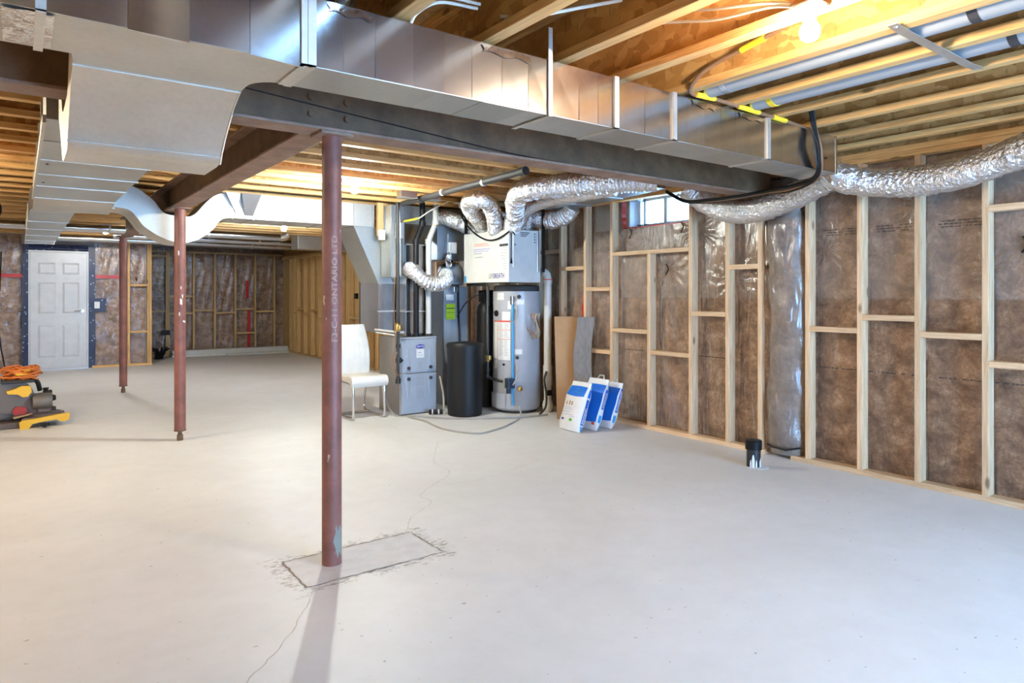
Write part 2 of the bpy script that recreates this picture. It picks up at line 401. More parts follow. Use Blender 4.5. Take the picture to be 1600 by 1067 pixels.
def text(name, string, size, m, parent, origin, xdir, ydir, depth=.0006, bold=0.0, align='LEFT', sx=1.0):
    cu = bpy.data.curves.new('txt', 'FONT'); cu.body = string; cu.size = size; cu.align_x = align; cu.extrude = depth; cu.offset = bold; cu.resolution_u = 2
    ob = bpy.data.objects.new('txt', cu); C.objects.link(ob)
    dg = bpy.context.evaluated_depsgraph_get(); dg.update()
    me = bpy.data.meshes.new_from_object(ob.evaluated_get(dg)); bpy.data.objects.remove(ob); bpy.data.curves.remove(cu)
    x = Vector(xdir).normalized(); y = Vector(ydir).normalized(); z = x.cross(y)
    M = Matrix.Identity(4)
    for i in range(3): M[i][0] = x[i]*sx; M[i][1] = y[i]; M[i][2] = z[i]
    M.translation = Vector(origin)-Vector(parent['_w']); me.transform(M); me.name = name
    me.materials.clear(); me.materials.append(m)
    o = bpy.data.objects.new(name, me); C.objects.link(o); o.parent = parent; o['_w'] = parent['_w']
    return o

# ------------------------------------------------------------------ setting: floor
ZD, ZJ = 2.58, 2.34                         # deck underside, joist underside
floor = tag(MB().box(-3.2, 5.3, -2.5, 16.1, -.15, 0).build('floor', CONC, loc=(0, 0, 0)), kind='structure')
MB().box(1.04, 1.73, 2.965, 3.305, -.01, .0015).build('patch', PATCH, floor)
def ribbon(pts, w, z=.0012):
    path = resample(spline([(x, y, z) for x, y in pts], 8), .03); m = MB(); L = []; R = []
    for i, p in enumerate(path):
        t = (path[min(i+1, len(path)-1)]-path[max(i-1, 0)]).normalized(); nn = Vector((-t.y, t.x, 0))
        j = nn*random.uniform(-.006, .006); ww = w*random.uniform(.35, 1.2)
        L.append(m.b.verts.new(p+j+nn*ww)); R.append(m.b.verts.new(p+j-nn*ww))
    for i in range(len(path)-1): m.b.faces.new((L[i], L[i+1], R[i+1], R[i]))
    return m
ribbon([(1.70, 3.30), (1.85, 3.52), (2.10, 3.72), (2.12, 3.90), (2.55, 4.25), (2.62, 4.6), (3.0, 5.2)], .0014).build('crack', CRACK, floor)
ribbon([(1.06, 2.93), (.93, 2.72), (.78, 2.52), (.62, 2.36), (.50, 2.22), (.40, 2.02)], .0013).build('crack', CRACK, floor)
ribbon([(2.35, 4.0), (2.75, 3.98), (3.3, 4.15)], .0012).build('crack', CRACK, floor)
for pts in ([(1.035, 3.31), (1.035, 2.955)], [(1.035, 2.96), (1.74, 2.96)], [(1.74, 2.96), (1.735, 3.31)], [(1.735, 3.31), (1.035, 3.31)]):
    ribbon([pts[0], tuple((a+b)/2 for a, b in zip(*pts)), pts[1]], .005, .0022).build('dirt_seam', DIRT, floor)

# ------------------------------------------------------------------ setting: ceiling with I-joists
ceiling = tag(MB().box(-3.2, 5.3, -2.5, 16.1, ZD, ZD+.03).build('ceiling', DECK, loc=(0, 0, ZD)), kind='structure')
def joist_y(x, y0, y1):                     # joist running along Y
    w = piece('joist', OSB, ceiling, x-.005, x+.005, y0, y1, ZJ+.036, ZD-.036, 0)
    for z0 in (ZJ, ZD-.038):
        piece('flange', JOIST[1], w, x-.031, x+.031, y0, y1, z0, z0+.038)
def joist_x(y, x0, x1):
    w = piece('joist', OSB, ceiling, x0, x1, y-.005, y+.005, ZJ+.036, ZD-.036, 0)
    for z0 in (ZJ, ZD-.038):
        piece('flange', JOIST[0], w, x0, x1, y-.031, y+.031, z0, z0+.038)
for i in range(19):
    x = -2.45+.4*i
    if x < 4.95: joist_y(x, -2.3, 3.10)
for i in range(31):
    y = 3.62+.4*i
    if y < 15.9: joist_x(y, -3.05, 5.05)

piece('rim_board', OSB, ceiling, 4.93, 4.96, -2.3, 3.1, ZJ, ZD-.001, 0)
# ------------------------------------------------------------------ setting: right wall (insulated stud wall)
XW = 4.92; XB = XW+.089
WALL_T = 2.26
m = MB()
WY0, WY1, WZ0, WZ1 = 4.12, 4.88, 2.0, 2.30      # window opening in the foundation wall
m.box(5.10, 5.30, -2.5, 16.1, 0, WZ0); m.box(5.10, 5.30, -2.5, 16.1, WZ1, ZD+.02)
m.box(5.10, 5.30, -2.5, WY0, WZ0, WZ1); m.box(5.10, 5.30, WY1, 16.1, WZ0, WZ1)
wall_r = tag(m.build('wall_right', BLOCKW, loc=(5.1, 4, 0)), kind='structure')
corners = [.43, .83, 1.23, 1.631, 2.029, 2.419, 2.819, 3.235, 3.55, 3.945, 4.447, 4.956, 5.357, 5.765, 6.17, 6.57, 6.97, 7.37, 7.77, 8.17, 8.57, 8.97, 9.37]
piece('bottom_plate', STUD[1], wall_r, XW, XB, -2.2, 2.98, 0, .038)
piece('bottom_plate', STUD[1], wall_r, XW, XB, 3.22, 9.6, 0, .038)
for z0 in (WALL_T, WALL_T+.039): piece('top_plate', JOIST[1], wall_r, XW, XB, -2.2, 9.6, z0, z0+.038)
for y in corners:
    top = 1.705 if abs(y-4.447) < .01 else WALL_T
    x1 = XB if abs(y-3.235) > .01 else XW+.05
    piece('stud', STUD[2], wall_r, XW, x1, y, y+.038, .038, top)
def noggin(ya, yb, z, flat=True):
    piece('nogging', STUD[1], wall_r, XW-.002, XW+.087, ya+.038, yb, z-.02, z+.02)
for a, b, z in ((1.23, 1.631, .87), (1.23, 1.631, 1.853), (1.631, 2.029, 1.038), (2.029, 2.419, 1.144), (2.419, 2.819, 1.045), (3.235, 3.55, 1.544),
                (3.55, 3.945, 1.137), (3.945, 4.447, .751), (4.447, 4.956, .945), (4.956, 5.357, 1.367), (4.956, 5.357, .71), (5.357, 5.765, 1.598),
                (5.765, 6.17, 1.80), (.83, 1.23, .95)):
    noggin(a, b, z)
piece('window_header', STUD[1], wall_r, XW-.001, XB, 3.945+.038, 4.956, 1.705, 1.743)
# insulation batts, one per bay and height, and the clear sheet over them
def bay_batt(parent, name, y0, y1, z0, z1, x):
    ph = random.uniform(0, 9)
    def f(u, v): 
        e = min(u, 1-u)*min(1, 8*v)*min(1, 8*(1-v))
        return (x-.03*min(1, e*5)-.008*math.sin(7*v+ph)*math.sin(3*u+ph), y0+(y1-y0)*u, z0+(z1-z0)*v)
    return MB().grid(f, 6, 10).build(name, INS, parent, True)
edges_ = [-2.2]+[c+.019 for c in corners]
for a, b in zip(edges_, edges_[1:]):
    if a > 4.4 and a < 4.98 or 3.9 < a < 4.4:
        bay_batt(wall_r, 'insulation_batt', a, b, .0, 1.28, 5.085); bay_batt(wall_r, 'insulation_batt', a, b, 1.28, 1.99, 5.085)
    else:
        bay_batt(wall_r, 'insulation_batt', a, b, .0, 1.28, 5.085); bay_batt(wall_r, 'insulation_batt', a, b, 1.28, 2.34, 5.085)
def wr(y, z): return .002*math.sin(9*y+5*z)+.0015*math.sin(21*y-8*z+1)+.0015*math.sin(14*z+3*y)
def sheet(y0, y1, z0, z1, nu, nv):
    def f(u, v):
        y = y0+(y1-y0)*u; z = z0+(z1-z0)*v
        return (5.024+wr(y, z), y, z)
    return MB().grid(f, nu, nv)
sheet(-2.2, 3.96, .0, 2.33, 150, 40).build('vapour_barrier', POLY, wall_r, True)
sheet(3.96, 4.98, .0, 1.985, 26, 34).build('vapour_barrier', POLY, wall_r, True)
sheet(4.98, 9.5, .0, 2.33, 110, 40).build('vapour_barrier', POLY, wall_r, True)
# printed lines on the sheet: broken dashes too small to read
def prints(y0, y1, z, rows, h=.0075, gap=.02):
    m = MB()
    for r_ in range(rows):
        y = y0
        while y < y1:
            w_ = random.uniform(.008, .03); zz = z-gap*r_
            xx = 5.013
            if random.random() < .85:
                vs = [m.b.verts.new(q) for q in ((xx, y, zz), (xx, y+w_, zz), (xx, y+w_, zz+h*random.uniform(.6, 1)), (xx, y, zz+h*random.uniform(.6, 1)))]
                m.b.faces.new(vs)
            y += w_+random.uniform(.003, .012)
    return tag(m.build('sheet_print', INK, wall_r), kind='stuff')
for a in (1.70, 2.12, 2.50, 5.05, 5.45, 5.85): prints(a, a+.24, 1.80, 3)
for a, b in ((1.30, 2.85), (3.6, 4.9), (5.0, 5.6)): prints(a, b, .745, 1, .009)
for y, z, f in ((4.78, 1.93, 1), (4.12, 1.94, 1), (4.30, 1.55, 1), (1.46, 1.62, 1)):
    MB().tube(spline([(5.008, y+.02*f, z+.05), (5.002, y-.010*f, z+.005), (5.008, y+.025*f, z-.05)], 5), .0065, 6).build('black_tape', BLACK, wall_r, True)
MB().tube(spline([(5.0, 5.47, 1.32), (4.99, 5.46, 1.18), (5.0, 5.45, 1.0)], 5), [.012]*5+[.03]*6, 6).build('red_tape', RED, wall_r, True)
# window in the right wall
win = tag(MB().box(5.2, 5.26, WY0, WY1, WZ0, WZ0+.035).box(5.2, 5.26, WY0, WY1, WZ1-.03, WZ1).box(5.2, 5.26, WY0, WY0+.03, WZ0, WZ1).box(5.2, 5.26, WY1-.05, WY1, WZ0, WZ1).box(5.19, 5.25, 4.47, 4.51, WZ0, WZ1).box(5.2, 5.25, 4.76, 4.785, WZ0, WZ1).build('window_1', VINYL_W, loc=(5.2, 4.5, 2.0)), kind='structure')
MB().box(5.228, 5.232, WY0+.03, 4.47, WZ0+.035, WZ1-.03).build('pane', GLASS, win); MB().box(5.222, 5.226, 4.51, WY1-.05, WZ0+.035, WZ1-.03).build('pane', GLASS, win)
MB().box(5.09, 5.2, WY0-.02, WY1+.01, WZ0-.012, WZ0+.002).build('sill', VINYL_W, win); MB().box(5.085, 5.2, WY1-.012, WY1+.004, WZ0, WZ1).build('reveal_liner', VINYL_W, win)
MB().grid(lambda u, v: (5.06+.08*u+.006*math.sin(20*v), 4.895+.02*math.sin(3*v)-.0*u+.05*(1-u), 2.0+.30*v), 4, 8).solid(.004).build('red_tape', RED, win)
MB().grid(lambda u, v: (5.055, 4.12+.82*u, 1.985+.012*v+.004*math.sin(17*u)), 14, 2).solid(.003).build('red_tape', RED, win)
m = MB().grid(lambda u, v: (5.03+.15*v, 4.10+.82*u, 2.285-.02*math.sin(9*u)-.012*math.sin(23*u)+.012*v), 20, 4); m.build('poly_flap', POLY2, win, True)
# plastic-wrapped column between the studs (y 2.86..3.23)
def col(u, v):
    a = PI*(u); z = .03+2.2*v; r = .165+.012*math.sin(9*v+4*u)+.008*math.sin(31*v+9*u)
    if v < .06: r -= .03*(1-v/.06)
    return (5.02-.135*math.sin(a)*(r/.165), 3.04+r*1.06*math.cos(a), z)
wrap = tag(MB().grid(col, 18, 70).build('wrapped_pipe_chase', POLY3, loc=(5.0, 3.04, 0), smooth=True), 'tall plastic-wrapped insulated pipe column standing between wall studs', 'pipe')
MB().grid(lambda u, v: tuple(Vector(col(u, v))+Vector((.014, 0, 0))), 14, 40).build('insulation_wrap', INS, wrap, True)
MB().tube([(4.915, 2.89, .11), (4.885, 3.0, .08), (4.89, 3.12, .085), (4.93, 3.19, .09)], .008, 6).build('black_tape', BLACK, wrap, True)

# ------------------------------------------------------------------ setting: bare partition further along the right side
part_ = tag(MB().box(5.02, 5.10, 9.6, 16.0, 0, 2.34).build('wall_partition', OLDW[2], loc=(5.02, 12, 0)), kind='structure')
piece('bottom_plate', OLDW[1], part_, XW, XB, 9.6, 15.75, 0, .038); piece('top_plate', OLDW[1], part_, XW, XB, 9.6, 15.75, 2.10, 2.138)
piece('top_plate', OLDW[1], part_, XW, XB, 9.6, 15.75, 2.139, 2.177)
ys = [9.65, 10.1, 10.55, 10.90, 11.33, 11.78, 12.2, 12.6, 13.0, 13.36, 13.80, 14.23, 14.68, 14.9, 15.2]
for y in ys: piece('stud', OLDW[2], part_, XW, XB, y, y+.05, .038, 2.10)
for a, b, z in ((9.65, 10.1, 1.25), (10.1, 10.55, .95), (10.55, 10.9, 1.2), (11.33, 11.78, .88), (10.9, 11.33, .80), (12.6, 13.0, .96), (13.0, 13.36, .82), (13.36, 13.8, .98), (13.8, 14.23, .9), (14.23, 14.68, 1.0), (14.68, 14.9, .9)):
    piece('nogging', OLDW[1], part_, XW-.002, XW+.087, a+.05, b, z-.02, z+.02)
piece('electrical_box', BLACK, part_, 4.94, 5.0, 11.5, 11.6, 1.23, 1.33)
tag(MB().tube([(4.86, 11.08, 0), (4.86, 11.08, 2.3)], .045, 16).build('drain_pipe', BLACK, loc=(4.86, 11.08, 0), smooth=True), 'slim black vertical drain pipe between bare partition studs', 'pipe')

# ------------------------------------------------------------------ setting: back wall with the door, and the recess beyond
YD = 14.1
m = MB(); D0, D1, DH = .15, .97, 2.05
m.box(-3.2, D0-.03, YD+.16, YD+.3, 0, ZD); m.box(D1+.03, 2.0, YD+.16, YD+.3, 0, ZD); m.box(D0-.03, D1+.03, YD+.16, YD+.3, DH+.03, ZD)
m.box(1.9, 2.0, YD+.1, 16.0, 0, ZD); m.box(-.2, 1.3, YD+.3, YD+.4, 0, ZD)  # second box: unseen panel added behind the door to block light leaking in
wall_b = tag(m.build('wall_back', BLOCKW, loc=(0, YD, 0)), kind='structure')
def batt_y(parent, x0, x1, z0, z1, y):
    ph = random.uniform(0, 9)
    return MB().grid(lambda u, v: (x0+(x1-x0)*u, y-.03*min(1, 5*min(u, 1-u)*min(1, 8*v)*min(1, 8*(1-v)))-.008*math.sin(7*v+ph), z0+(z1-z0)*v), 6, 8).build('insulation_batt', INS, parent, True)
def sheet_y(parent, x0, x1, y, z0=0, z1=2.33, mm=POLY2):
    n = max(6, int((x1-x0)*24))
    return MB().grid(lambda u, v: (x0+(x1-x0)*u, y+2.0*wr((x0+(x1-x0)*u)*1.3, (z0+(z1-z0)*v)*1.2)+.008*math.sin(40*(u*(x1-x0)-.5*v)), z0+(z1-z0)*v), n, 44).build('vapour_barrier', mm, parent, True)
for a, b in ((-3.0, -2.4), (-2.4, -1.8), (-1.8, -1.2), (-1.2, -.6), (-.6, .03), (1.09, 1.6), (1.6, 2.0)): batt_y(wall_b, a, b, 0, 2.34, YD+.15)
sheet_y(wall_b, -3.0, .05, YD+.07); sheet_y(wall_b, 1.07, 2.0, YD+.07)
for x in (1.60, 1.955, 1.915): piece('stud', JOIST[2], wall_b, x, x+.038, YD-.03, YD+.055, .038, 2.30)
piece('bottom_plate', JOIST[0], wall_b, 1.05, 2.0, YD-.03, YD+.06, 0, .038); piece('bottom_plate', JOIST[0], wall_b, -3, .04, YD-.03, YD+.06, 0, .038)
for z in (1.48, .62): piece('nogging', JOIST[0], wall_b, 1.638, 1.915, YD-.03, YD+.055, z-.02, z+.02)
MB().tube([(1.74, YD+.04, 1.62), (1.76, YD+.03, 1.56)], .012, 6).build('black_tape', BLACK, wall_b)
MB().box(1.08, 1.58, YD+.03, YD+.036, 1.60, 1.66).build('red_tape', RED, wall_b); MB().box(-3, .05, YD+.03, YD+.036, 1.60, 1.66).build('red_tape', RED, wall_b)
for a, b, c0, c1 in ((.04, .13, 0, 2.17), (.99, 1.10, 0, 2.17), (.13, .99, 2.07, 2.17)):
    MB().grid(lambda u, v: (a+(b-a)*u, YD+.02+.006*math.sin(20*v), c0+(c1-c0)*v), 4, 24).solid(.004).build('membrane_strip', NAVY, wall_b)
MB().box(1.10, 1.27, YD+.015, YD+.022, 1.0, 1.24).build('membrane_strip', NAVY, wall_b)
door = tag(MB().box(D0, D1, YD-.0, YD+.045, .012, 2.04, .002).build('door_1', WHITE_DOOR, loc=(.55, YD, 0)), kind='structure')
for px0, px1 in ((D0+.11, D0+.36), (D0+.46, D0+.71)):
    for pz0, pz1 in ((.22, .78), (.98, 1.52), (1.66, 1.86)):
        MB().hull([(px0, YD-.001, pz0), (px1, YD-.001, pz0), (px1, YD-.001, pz1), (px0, YD-.001, pz1)], [(px0+.03, YD-.014, pz0+.03), (px1-.03, YD-.014, pz0+.03), (px1-.03, YD-.014, pz1-.03), (px0+.03, YD-.014, pz1-.03)]).build('panel', WHITE_DOOR, door)
m = MB().lathe([(.026, -.03), (.026, -.005), (.012, 0), (.012, .02)], D1-.07, YD-.02, 16, 'y', 1.02)
m.tube([(D1-.07, YD-.045, 1.02), (D1-.12, YD-.05, 1.025), (D1-.19, YD-.048, 1.015)], .011, 8).build('lever_handle', CHROME, door, True)
m = MB().box(D0-.025, D0-.003, YD-.005, YD+.06, 0, 2.07).box(D1+.003, D1+.025, YD-.005, YD+.06, 0, 2.07).box(D0-.003, D1+.003, YD-.005, YD+.06, 2.045, 2.07)
m.build('door_frame', WHITE_DOOR, door)
MB().box(D0-.02, D1+.02, YD-.02, YD+.04, 0, .012).build('threshold', STEEL, door)
sw = thing('light_switch', 'small white light switch plate beside the white door', 'switch', (1.115, YD, 1.1))
MB().box(1.085, 1.165, YD-.0, YD+.014, 1.06, 1.18, .003).build('plate', WHITE, sw); MB().box(1.115, 1.135, YD-.008, YD+.001, 1.10, 1.14, .002).build('toggle', WHITE, sw)
YR = 15.8
wall_c = tag(MB().box(1.9, 5.3, YR+.2, YR+.3, 0, ZD).build('wall_recess', BLOCKW, loc=(3.4, YR, 0)), kind='structure')
rx = [2.50, 3.03, 3.46, 3.89, 4.32, 4.75]
xs = [2.0]+[x+.02 for x in rx]+[5.05]
for a, b in zip(xs, xs[1:]): batt_y(wall_c, a, b, 0, 2.34, YR+.19)
sheet_y(wall_c, 2.0, 5.03, YR+.10)
for i, x in enumerate(rx): piece('stud', OLDW[2], wall_c, x, x+(.08 if i == 0 else .04), YR, YR+.085, .038, 2.20)
piece('bottom_plate', OLDW[0], wall_c, 2.0, 5.0, YR, YR+.09, 0, .038); piece('top_plate', OLDW[0], wall_c, 2.0, 5.0, YR, YR+.09, 2.20, 2.238)
for a, b, z in ((2.02, 2.5, .95), (2.02, 2.5, 2.12), (2.58, 3.03, 1.27), (2.58, 3.03, .90), (3.07, 3.46, .96), (3.5, 3.89, .90), (3.93, 4.32, .98), (3.93, 4.32, .44), (4.36, 4.75, .92)):
    piece('nogging', OLDW[0], wall_c, a, b, YR-.002, YR+.085, z-.02, z+.02)
MB().box(4.15, 4.21, YR+.05, YR+.056, 1.22, 1.62).build('red_tape', RED, wall_c); MB().box(4.18, 4.24, YR+.05, YR+.056, .1, .95).build('red_tape', RED, wall_c)
MB().box(2.42, 2.58, YR-.03, YR-.002, .45, .55, .004).build('electrical_box', BLACK, wall_c)
# stacked white boards on the floor in front of the recess
for i, (x0, x1, y0, z0, h) in enumerate(((2.55, 4.95, 15.35, .0, .045), (2.58, 4.98, 15.38, .045, .04), (2.56, 4.94, 15.36, .085, .05), (2.62, 5.0-.08, 15.34, .0, .03))):
    if i == 3: y0 = 15.22; x0 = 3.6
    b = MB().box(x0, x1, y0 if i < 3 else 15.22, 15.62 if i < 3 else 15.33, z0, z0+h, .004).build('trim_board', GYPSUM, loc=((x0+x1)/2, 15.4, z0))
    tag(b, ['long white board at the bottom of the floor pile by the recess wall', 'long white board in the middle of the floor pile by the recess wall', 'long white board on top of the floor pile by the recess wall', 'narrow white strip lying in front of the pile of white boards'][i], 'board', 'white boards piled on the floor')
# dark bag of scraps beside the recess corner
m = MB(); 
for i in range(9):
    a = i*.7; m.tube(spline([(2.27+.05*math.cos(a), 15.2+.04*math.sin(a), .0), (2.30+.08*math.cos(a), 15.15, .16), (2.30+.17*math.cos(a), 15.12+.05*math.sin(a*2), .22+.03*math.sin(a*3))], 4), [.03]*4+[.022]*4+[.008], 6)
tag(m.build('plastic_offcut', BLACK, loc=(2.3, 15.2, 0), smooth=True), 'crumpled black plastic offcut on floor beside end stud of door wall', 'plastic')

# ------------------------------------------------------------------ setting: left wall and the front wall with its patio door (outside the frame)
wall_l = tag(MB().box(-3.2, -3.05, -2.5, 16.1, 0, ZD).build('wall_left', ALUZ, loc=(-3.1, 5, 0)), kind='structure')
m = MB(); m.box(-3.2, 1.4, -2.5, -2.3, 0, ZD); m.box(4.4, 5.3, -2.5, -2.3, 0, ZD); m.box(1.4, 4.4, -2.5, -2.3, 2.08, ZD); m.box(1.4, 4.4, -2.5, -2.3, 0, .02)
wall_f = tag(m.build('wall_front', ALUZ, loc=(0, -2.4, 0)), kind='structure')
d2 = tag(MB().box(1.4, 1.46, -2.46, -2.36, .02, 2.08).box(4.34, 4.4, -2.46, -2.36, .02, 2.08).box(1.46, 4.34, -2.46, -2.36, 2.02, 2.08).box(1.46, 4.34, -2.46, -2.36, .02, .08).box(2.86, 2.94, -2.46, -2.36, .08, 2.02).build('door_2', VINYL_W, loc=(2.9, -2.4, 0)), kind='structure')
MB().box(1.46, 2.86, -2.415, -2.409, .08, 2.02).build('pane', GLASS, d2); MB().box(2.94, 4.34, -2.405, -2.399, .08, 2.02).build('pane', GLASS, d2)

# ------------------------------------------------------------------ steel beams and posts
def ibeam(name, label, axis, c, a0, a1, z0, z1, fw, fm):
    if axis == 'x': root = thing(name, label, 'beam', ((a0+a1)/2, c, z0))
    else: root = thing(name, label, 'beam', (c, (a0+a1)/2, z0))
    def bx(b0, b1, z0_, z1_, bev=.004):
        return MB().box(a0, a1, c+b0, c+b1, z0_, z1_, bev) if axis == 'x' else MB().box(c+b0, c+b1, a0, a1, z0_, z1_, bev)
    bx(-.005, .005, z0+.014, z1-.014, 0).build('web', BEAM_STEEL, root)
    bx(-fw/2, fw/2, z0, z0+.015).build('bottom_flange', FLANGE_STEEL, root); bx(-fw/2, fw/2, z1-.015, z1).build('top_flange', FLANGE_STEEL, root)
    return root
b1 = ibeam('steel_beam', 'long brown steel beam spanning the room behind the shiny duct', 'x', 3.16, -3.0, 5.06, 2.09, 2.335, .16, 0)
for x in (1.12, 1.30):
    for z in (2.17, 2.25): MB().lathe([(.014, 0), (.014, .012), (.008, .018)], x, 3.155-.018, 10, 'y', z).build('bolt', BEAM_STEEL, b1)
b1_c = MB().tube(spline([(.70, 3.148, 2.25), (1.6, 3.146, 2.18), (2.4, 3.146, 2.125), (3.4, 3.146, 2.115)], 8), .003, 6)
tag(b1_c.build('wire', BLACK, loc=(1.6, 3.146, 2.18)), 'thin black wire strung along the web of the long steel beam', 'wire')
b2 = ibeam('steel_beam', 'brown steel beam running back from red post to post over the room', 'y', 1.17, 3.245, 10.45, 2.09, 2.335, .15, 0)
POSTS = ((1.228, 3.157, .047, 'thick red steel post in front standing on the grey floor patch'), (1.165, 6.63, .047, 'chipped red steel post holding the beam end beside the curved duct'), (1.12, 10.3, .047, 'far brownish red steel post nearest the white door'))
for i, (x, y, r, lab) in enumerate(POSTS):
    p_ = thing('steel_post', lab, 'post', (x, y, 0))
    z0 = .0015 if i == 0 else .09
    MB().lathe([(r, z0), (r, 2.075)], x, y, 28).build('tube', POST_RED, p_, True)
    MB().box(x-.08, x+.08, y-.075, y+.075, 2.076, 2.0895, .002).build('cap_plate', FLANGE_STEEL, p_)
    if i: 
        MB().lathe([(.026, 0), (.026, .05), (.018, .055), (.018, .12)], x, y, 14).build('jack_screw', BEAM_STEEL, p_, True)
        MB().lathe([(.05, .085), (.05, .1)], x, y, 20).build('collar', BEAM_STEEL, p_)
    if i == 0:
        # chalk lettering written up the post, wrapped round the tube
        cu = text('chalk_lettering', 'F3-C-11 ONTARIO LTD', .038, CHALK, p_, (0, 0, 0), (1, 0, 0), (0, 1, 0), .0, .0006, sx=1.32)
        bm_ = bmesh.new(); bm_.from_mesh(cu.data); bmesh.ops.triangulate(bm_, faces=bm_.faces)
        for _ in range(3): bmesh.ops.subdivide_edges(bm_, edges=[e for e in bm_.edges if e.calc_length() > .006], cuts=1); bmesh.ops.triangulate(bm_, faces=bm_.faces)
        bm_.to_mesh(cu.data); bm_.free()
        cu['kind'] = 'stuff'; wpos = Vector(p_['_w'])
        for v in cu.data.vertices:
            q = v.co+wpos                                # undo root shift: q.x along text, q.y across text
            a = math.radians(-97)-(q.y-.014)/r
            v.co = Vector((x+(r+.0008)*math.cos(a), y+(r+.0008)*math.sin(a), 1.08+q.x))-wpos
        m = MB()
        def chip(u, v):
            a = math.radians(-95+55*u+8*math.sin(9*v)); z = .055+.13*v+.02*math.sin(14*u)
            return (x+(r+.0007)*math.cos(a), y+(r+.0007)*math.sin(a), z)
        MB().grid(chip, 6, 6).build('paint_patch', plain('pale_green_primer', (.27, .28, .24), .6), p_)
    if i == 1:
        for z, a0, w, h in ((1.22, -100, 22, .05), (1.06, -70, 35, .015), (1.28, -80, 12, .03), (1.12, -112, 14, .03), (1.36, -96, 10, .02), (1.66, -120, 14, .04)):
            MB().grid(lambda u, v: (x+(r+.0008)*math.cos(math.radians(a0+w*u)), y+(r+.0008)*math.sin(math.radians(a0+w*u)), z+h*v+.008*math.sin(7*u)), 3, 2).build('paint_scrape', PAPER, p_)

# ------------------------------------------------------------------ main supply duct along the beam
Y0, Y1, Z0, Z1 = 2.245, 2.495, 2.088, 2.322
XE = 4.225
duct = thing('supply_duct', 'long shiny galvanised rectangular duct hung beside the steel beam', 'duct', (2.3, 2.37, Z0))
m = MB().box(.72, XE-.002, Y0+.004, Y1, Z0+.003, Z1, .002); m.build('core', GALV_DULL, duct)
cuts = [.80, .915, 1.035, 1.19, 1.323, 1.449, 1.595, 1.731, 1.857, 2.017, 2.134, 2.224, 2.335, 2.444, 2.564, 2.654, 2.77, 2.90, 3.04, 3.17, 3.30, 3.469, 3.62, 3.78, 3.93, 4.09, XE]
for a, b in zip(cuts, cuts[1:]):
    t0, t1, t2 = (random.uniform(0, .0035) for _ in range(3))
    MB().loft([[(a+.0008, Y0-.001-t0, Z0), (b-.0008, Y0-.001-t1, Z0), (b-.0008, Y0-.001-t2, Z1), (a+.0008, Y0-.001, Z1)], [(a+.0008, Y0+.004, Z0), (b-.0008, Y0+.004, Z0), (b-.0008, Y0+.004, Z1), (a+.0008, Y0+.004, Z1)]]).build('side_panel', GALV, duct)
bc = [.80, 1.3, 1.5, 1.73, 2.0, 2.24, 2.66, 3.1, 3.47, 3.85, XE]
for a, b in zip(bc, bc[1:]):
    q = random.uniform(-.002, 0)
    MB().box(a+.001, b-.001, Y0, Y1, Z0-.002+q, Z0+.003).build('bottom_panel', GALV_DULL, duct)
for x in (.80, 2.245, 2.655, 3.469):
    MB().box(x-.014, x+.014, Y0-.014, Y1+.004, Z0-.008, Z0-.001).box(x-.014, x+.014, Y0-.014, Y0-.002, Z0-.008, Z1+.004).build('drive_cleat', GALV_PALE, duct)
MB().box(XE-.012, XE+.004, Y0-.008, Y1+.004, Z0-.006, Z1+.004, .002).build('end_cap', GALV, duct)
MB().lathe([(.006, 0), (.006, .004)], 4.10, Y0-.008, 8, 'y', 2.17).build('hole_plug', BLACK, duct)
for x0, x1 in ((1.50, 1.74), (.86, 1.02), (2.80, 2.99), (3.20, 3.42)):
    MB().grid(lambda u, v: (x0+(x1-x0)*u+.006*math.sin(9*v+3*u), Y0-.007+(0 if v < .55 else (v-.55)*.2), Z1-.035+.05*min(v, .6)+.006*math.sin(11*u)), 12, 6).solid(.003).build('foil_tape', TAPE_FOIL, duct, True)
tag(MB().box(1.835, 1.857, Y0-.012, Y0-.009, Z0-.012, ZJ+.12).box(1.835, 1.857, Y0-.012, Y1+.01, Z0-.012, Z0-.009).build('hanger_strap', GALV_PALE, loc=(1.846, Y0, Z0)), 'narrow metal hanger strap wrapped round the middle of the shiny duct', 'strap')
# left part: wider run with the radius elbow, then the drop that passes under the beam
lt = thing('transition_duct', 'large pale duct bend dropping under the beam at upper left', 'duct', (.4, 2.7, Z0))
m = MB().box(-3.0, .418, Y0+.004, 2.60, Z0+.003, Z1, .002); m.build('left_run', GALV_PALE, lt)
TH = .20
# bottom plate with curved throat
pts = [(.10, 2.25), (.80, 2.25), (.80, 2.495)] + [(.80-.115*math.sin(a), 2.61-.115*math.cos(a)) for a in (PI/12*i for i in range(7))] + [(.685, 2.68), (.145, 2.68)]
MB().prism(pts, 2, Z0, Z1).build('elbow', GALV_PALE, lt)
for a, b, e in ((-1.1, .049, 0), (.049, .256, .0), (.256, .418, .018), (.418, .60, .0), (.60, .775, .002)):
    if e: MB().loft([[(a, Y0-.004, Z0-.004), (b, Y0-e, Z0-.012), (b, Y0-e, Z1), (a, Y0-.004, Z1)], [(a, Y0+.003, Z0-.004), (b, Y0+.003, Z0-.012), (b, Y0+.003, Z1), (a, Y0+.003, Z1)]]).build('side_panel', GALV, lt)
    else: MB().box(a+.001, b-.001, Y0-.002-e, Y0+.004, Z0, Z1).build('side_panel', GALV, lt)
MB().box(.764, .786, Y0-.012, 2.49, Z0-.008, Z0-.001).box(.764, .786, Y0-.012, Y0-.001, Z0-.008, Z1+.003).build('drive_cleat', GALV_PALE, lt)
MB().box(.035, .06, Y0-.012, Y0-.001, Z0-.006, Z1).box(.035, .06, Y0-.012, 2.60, Z0-.008, Z0-.001).build('drive_cleat', GALV_PALE, lt)
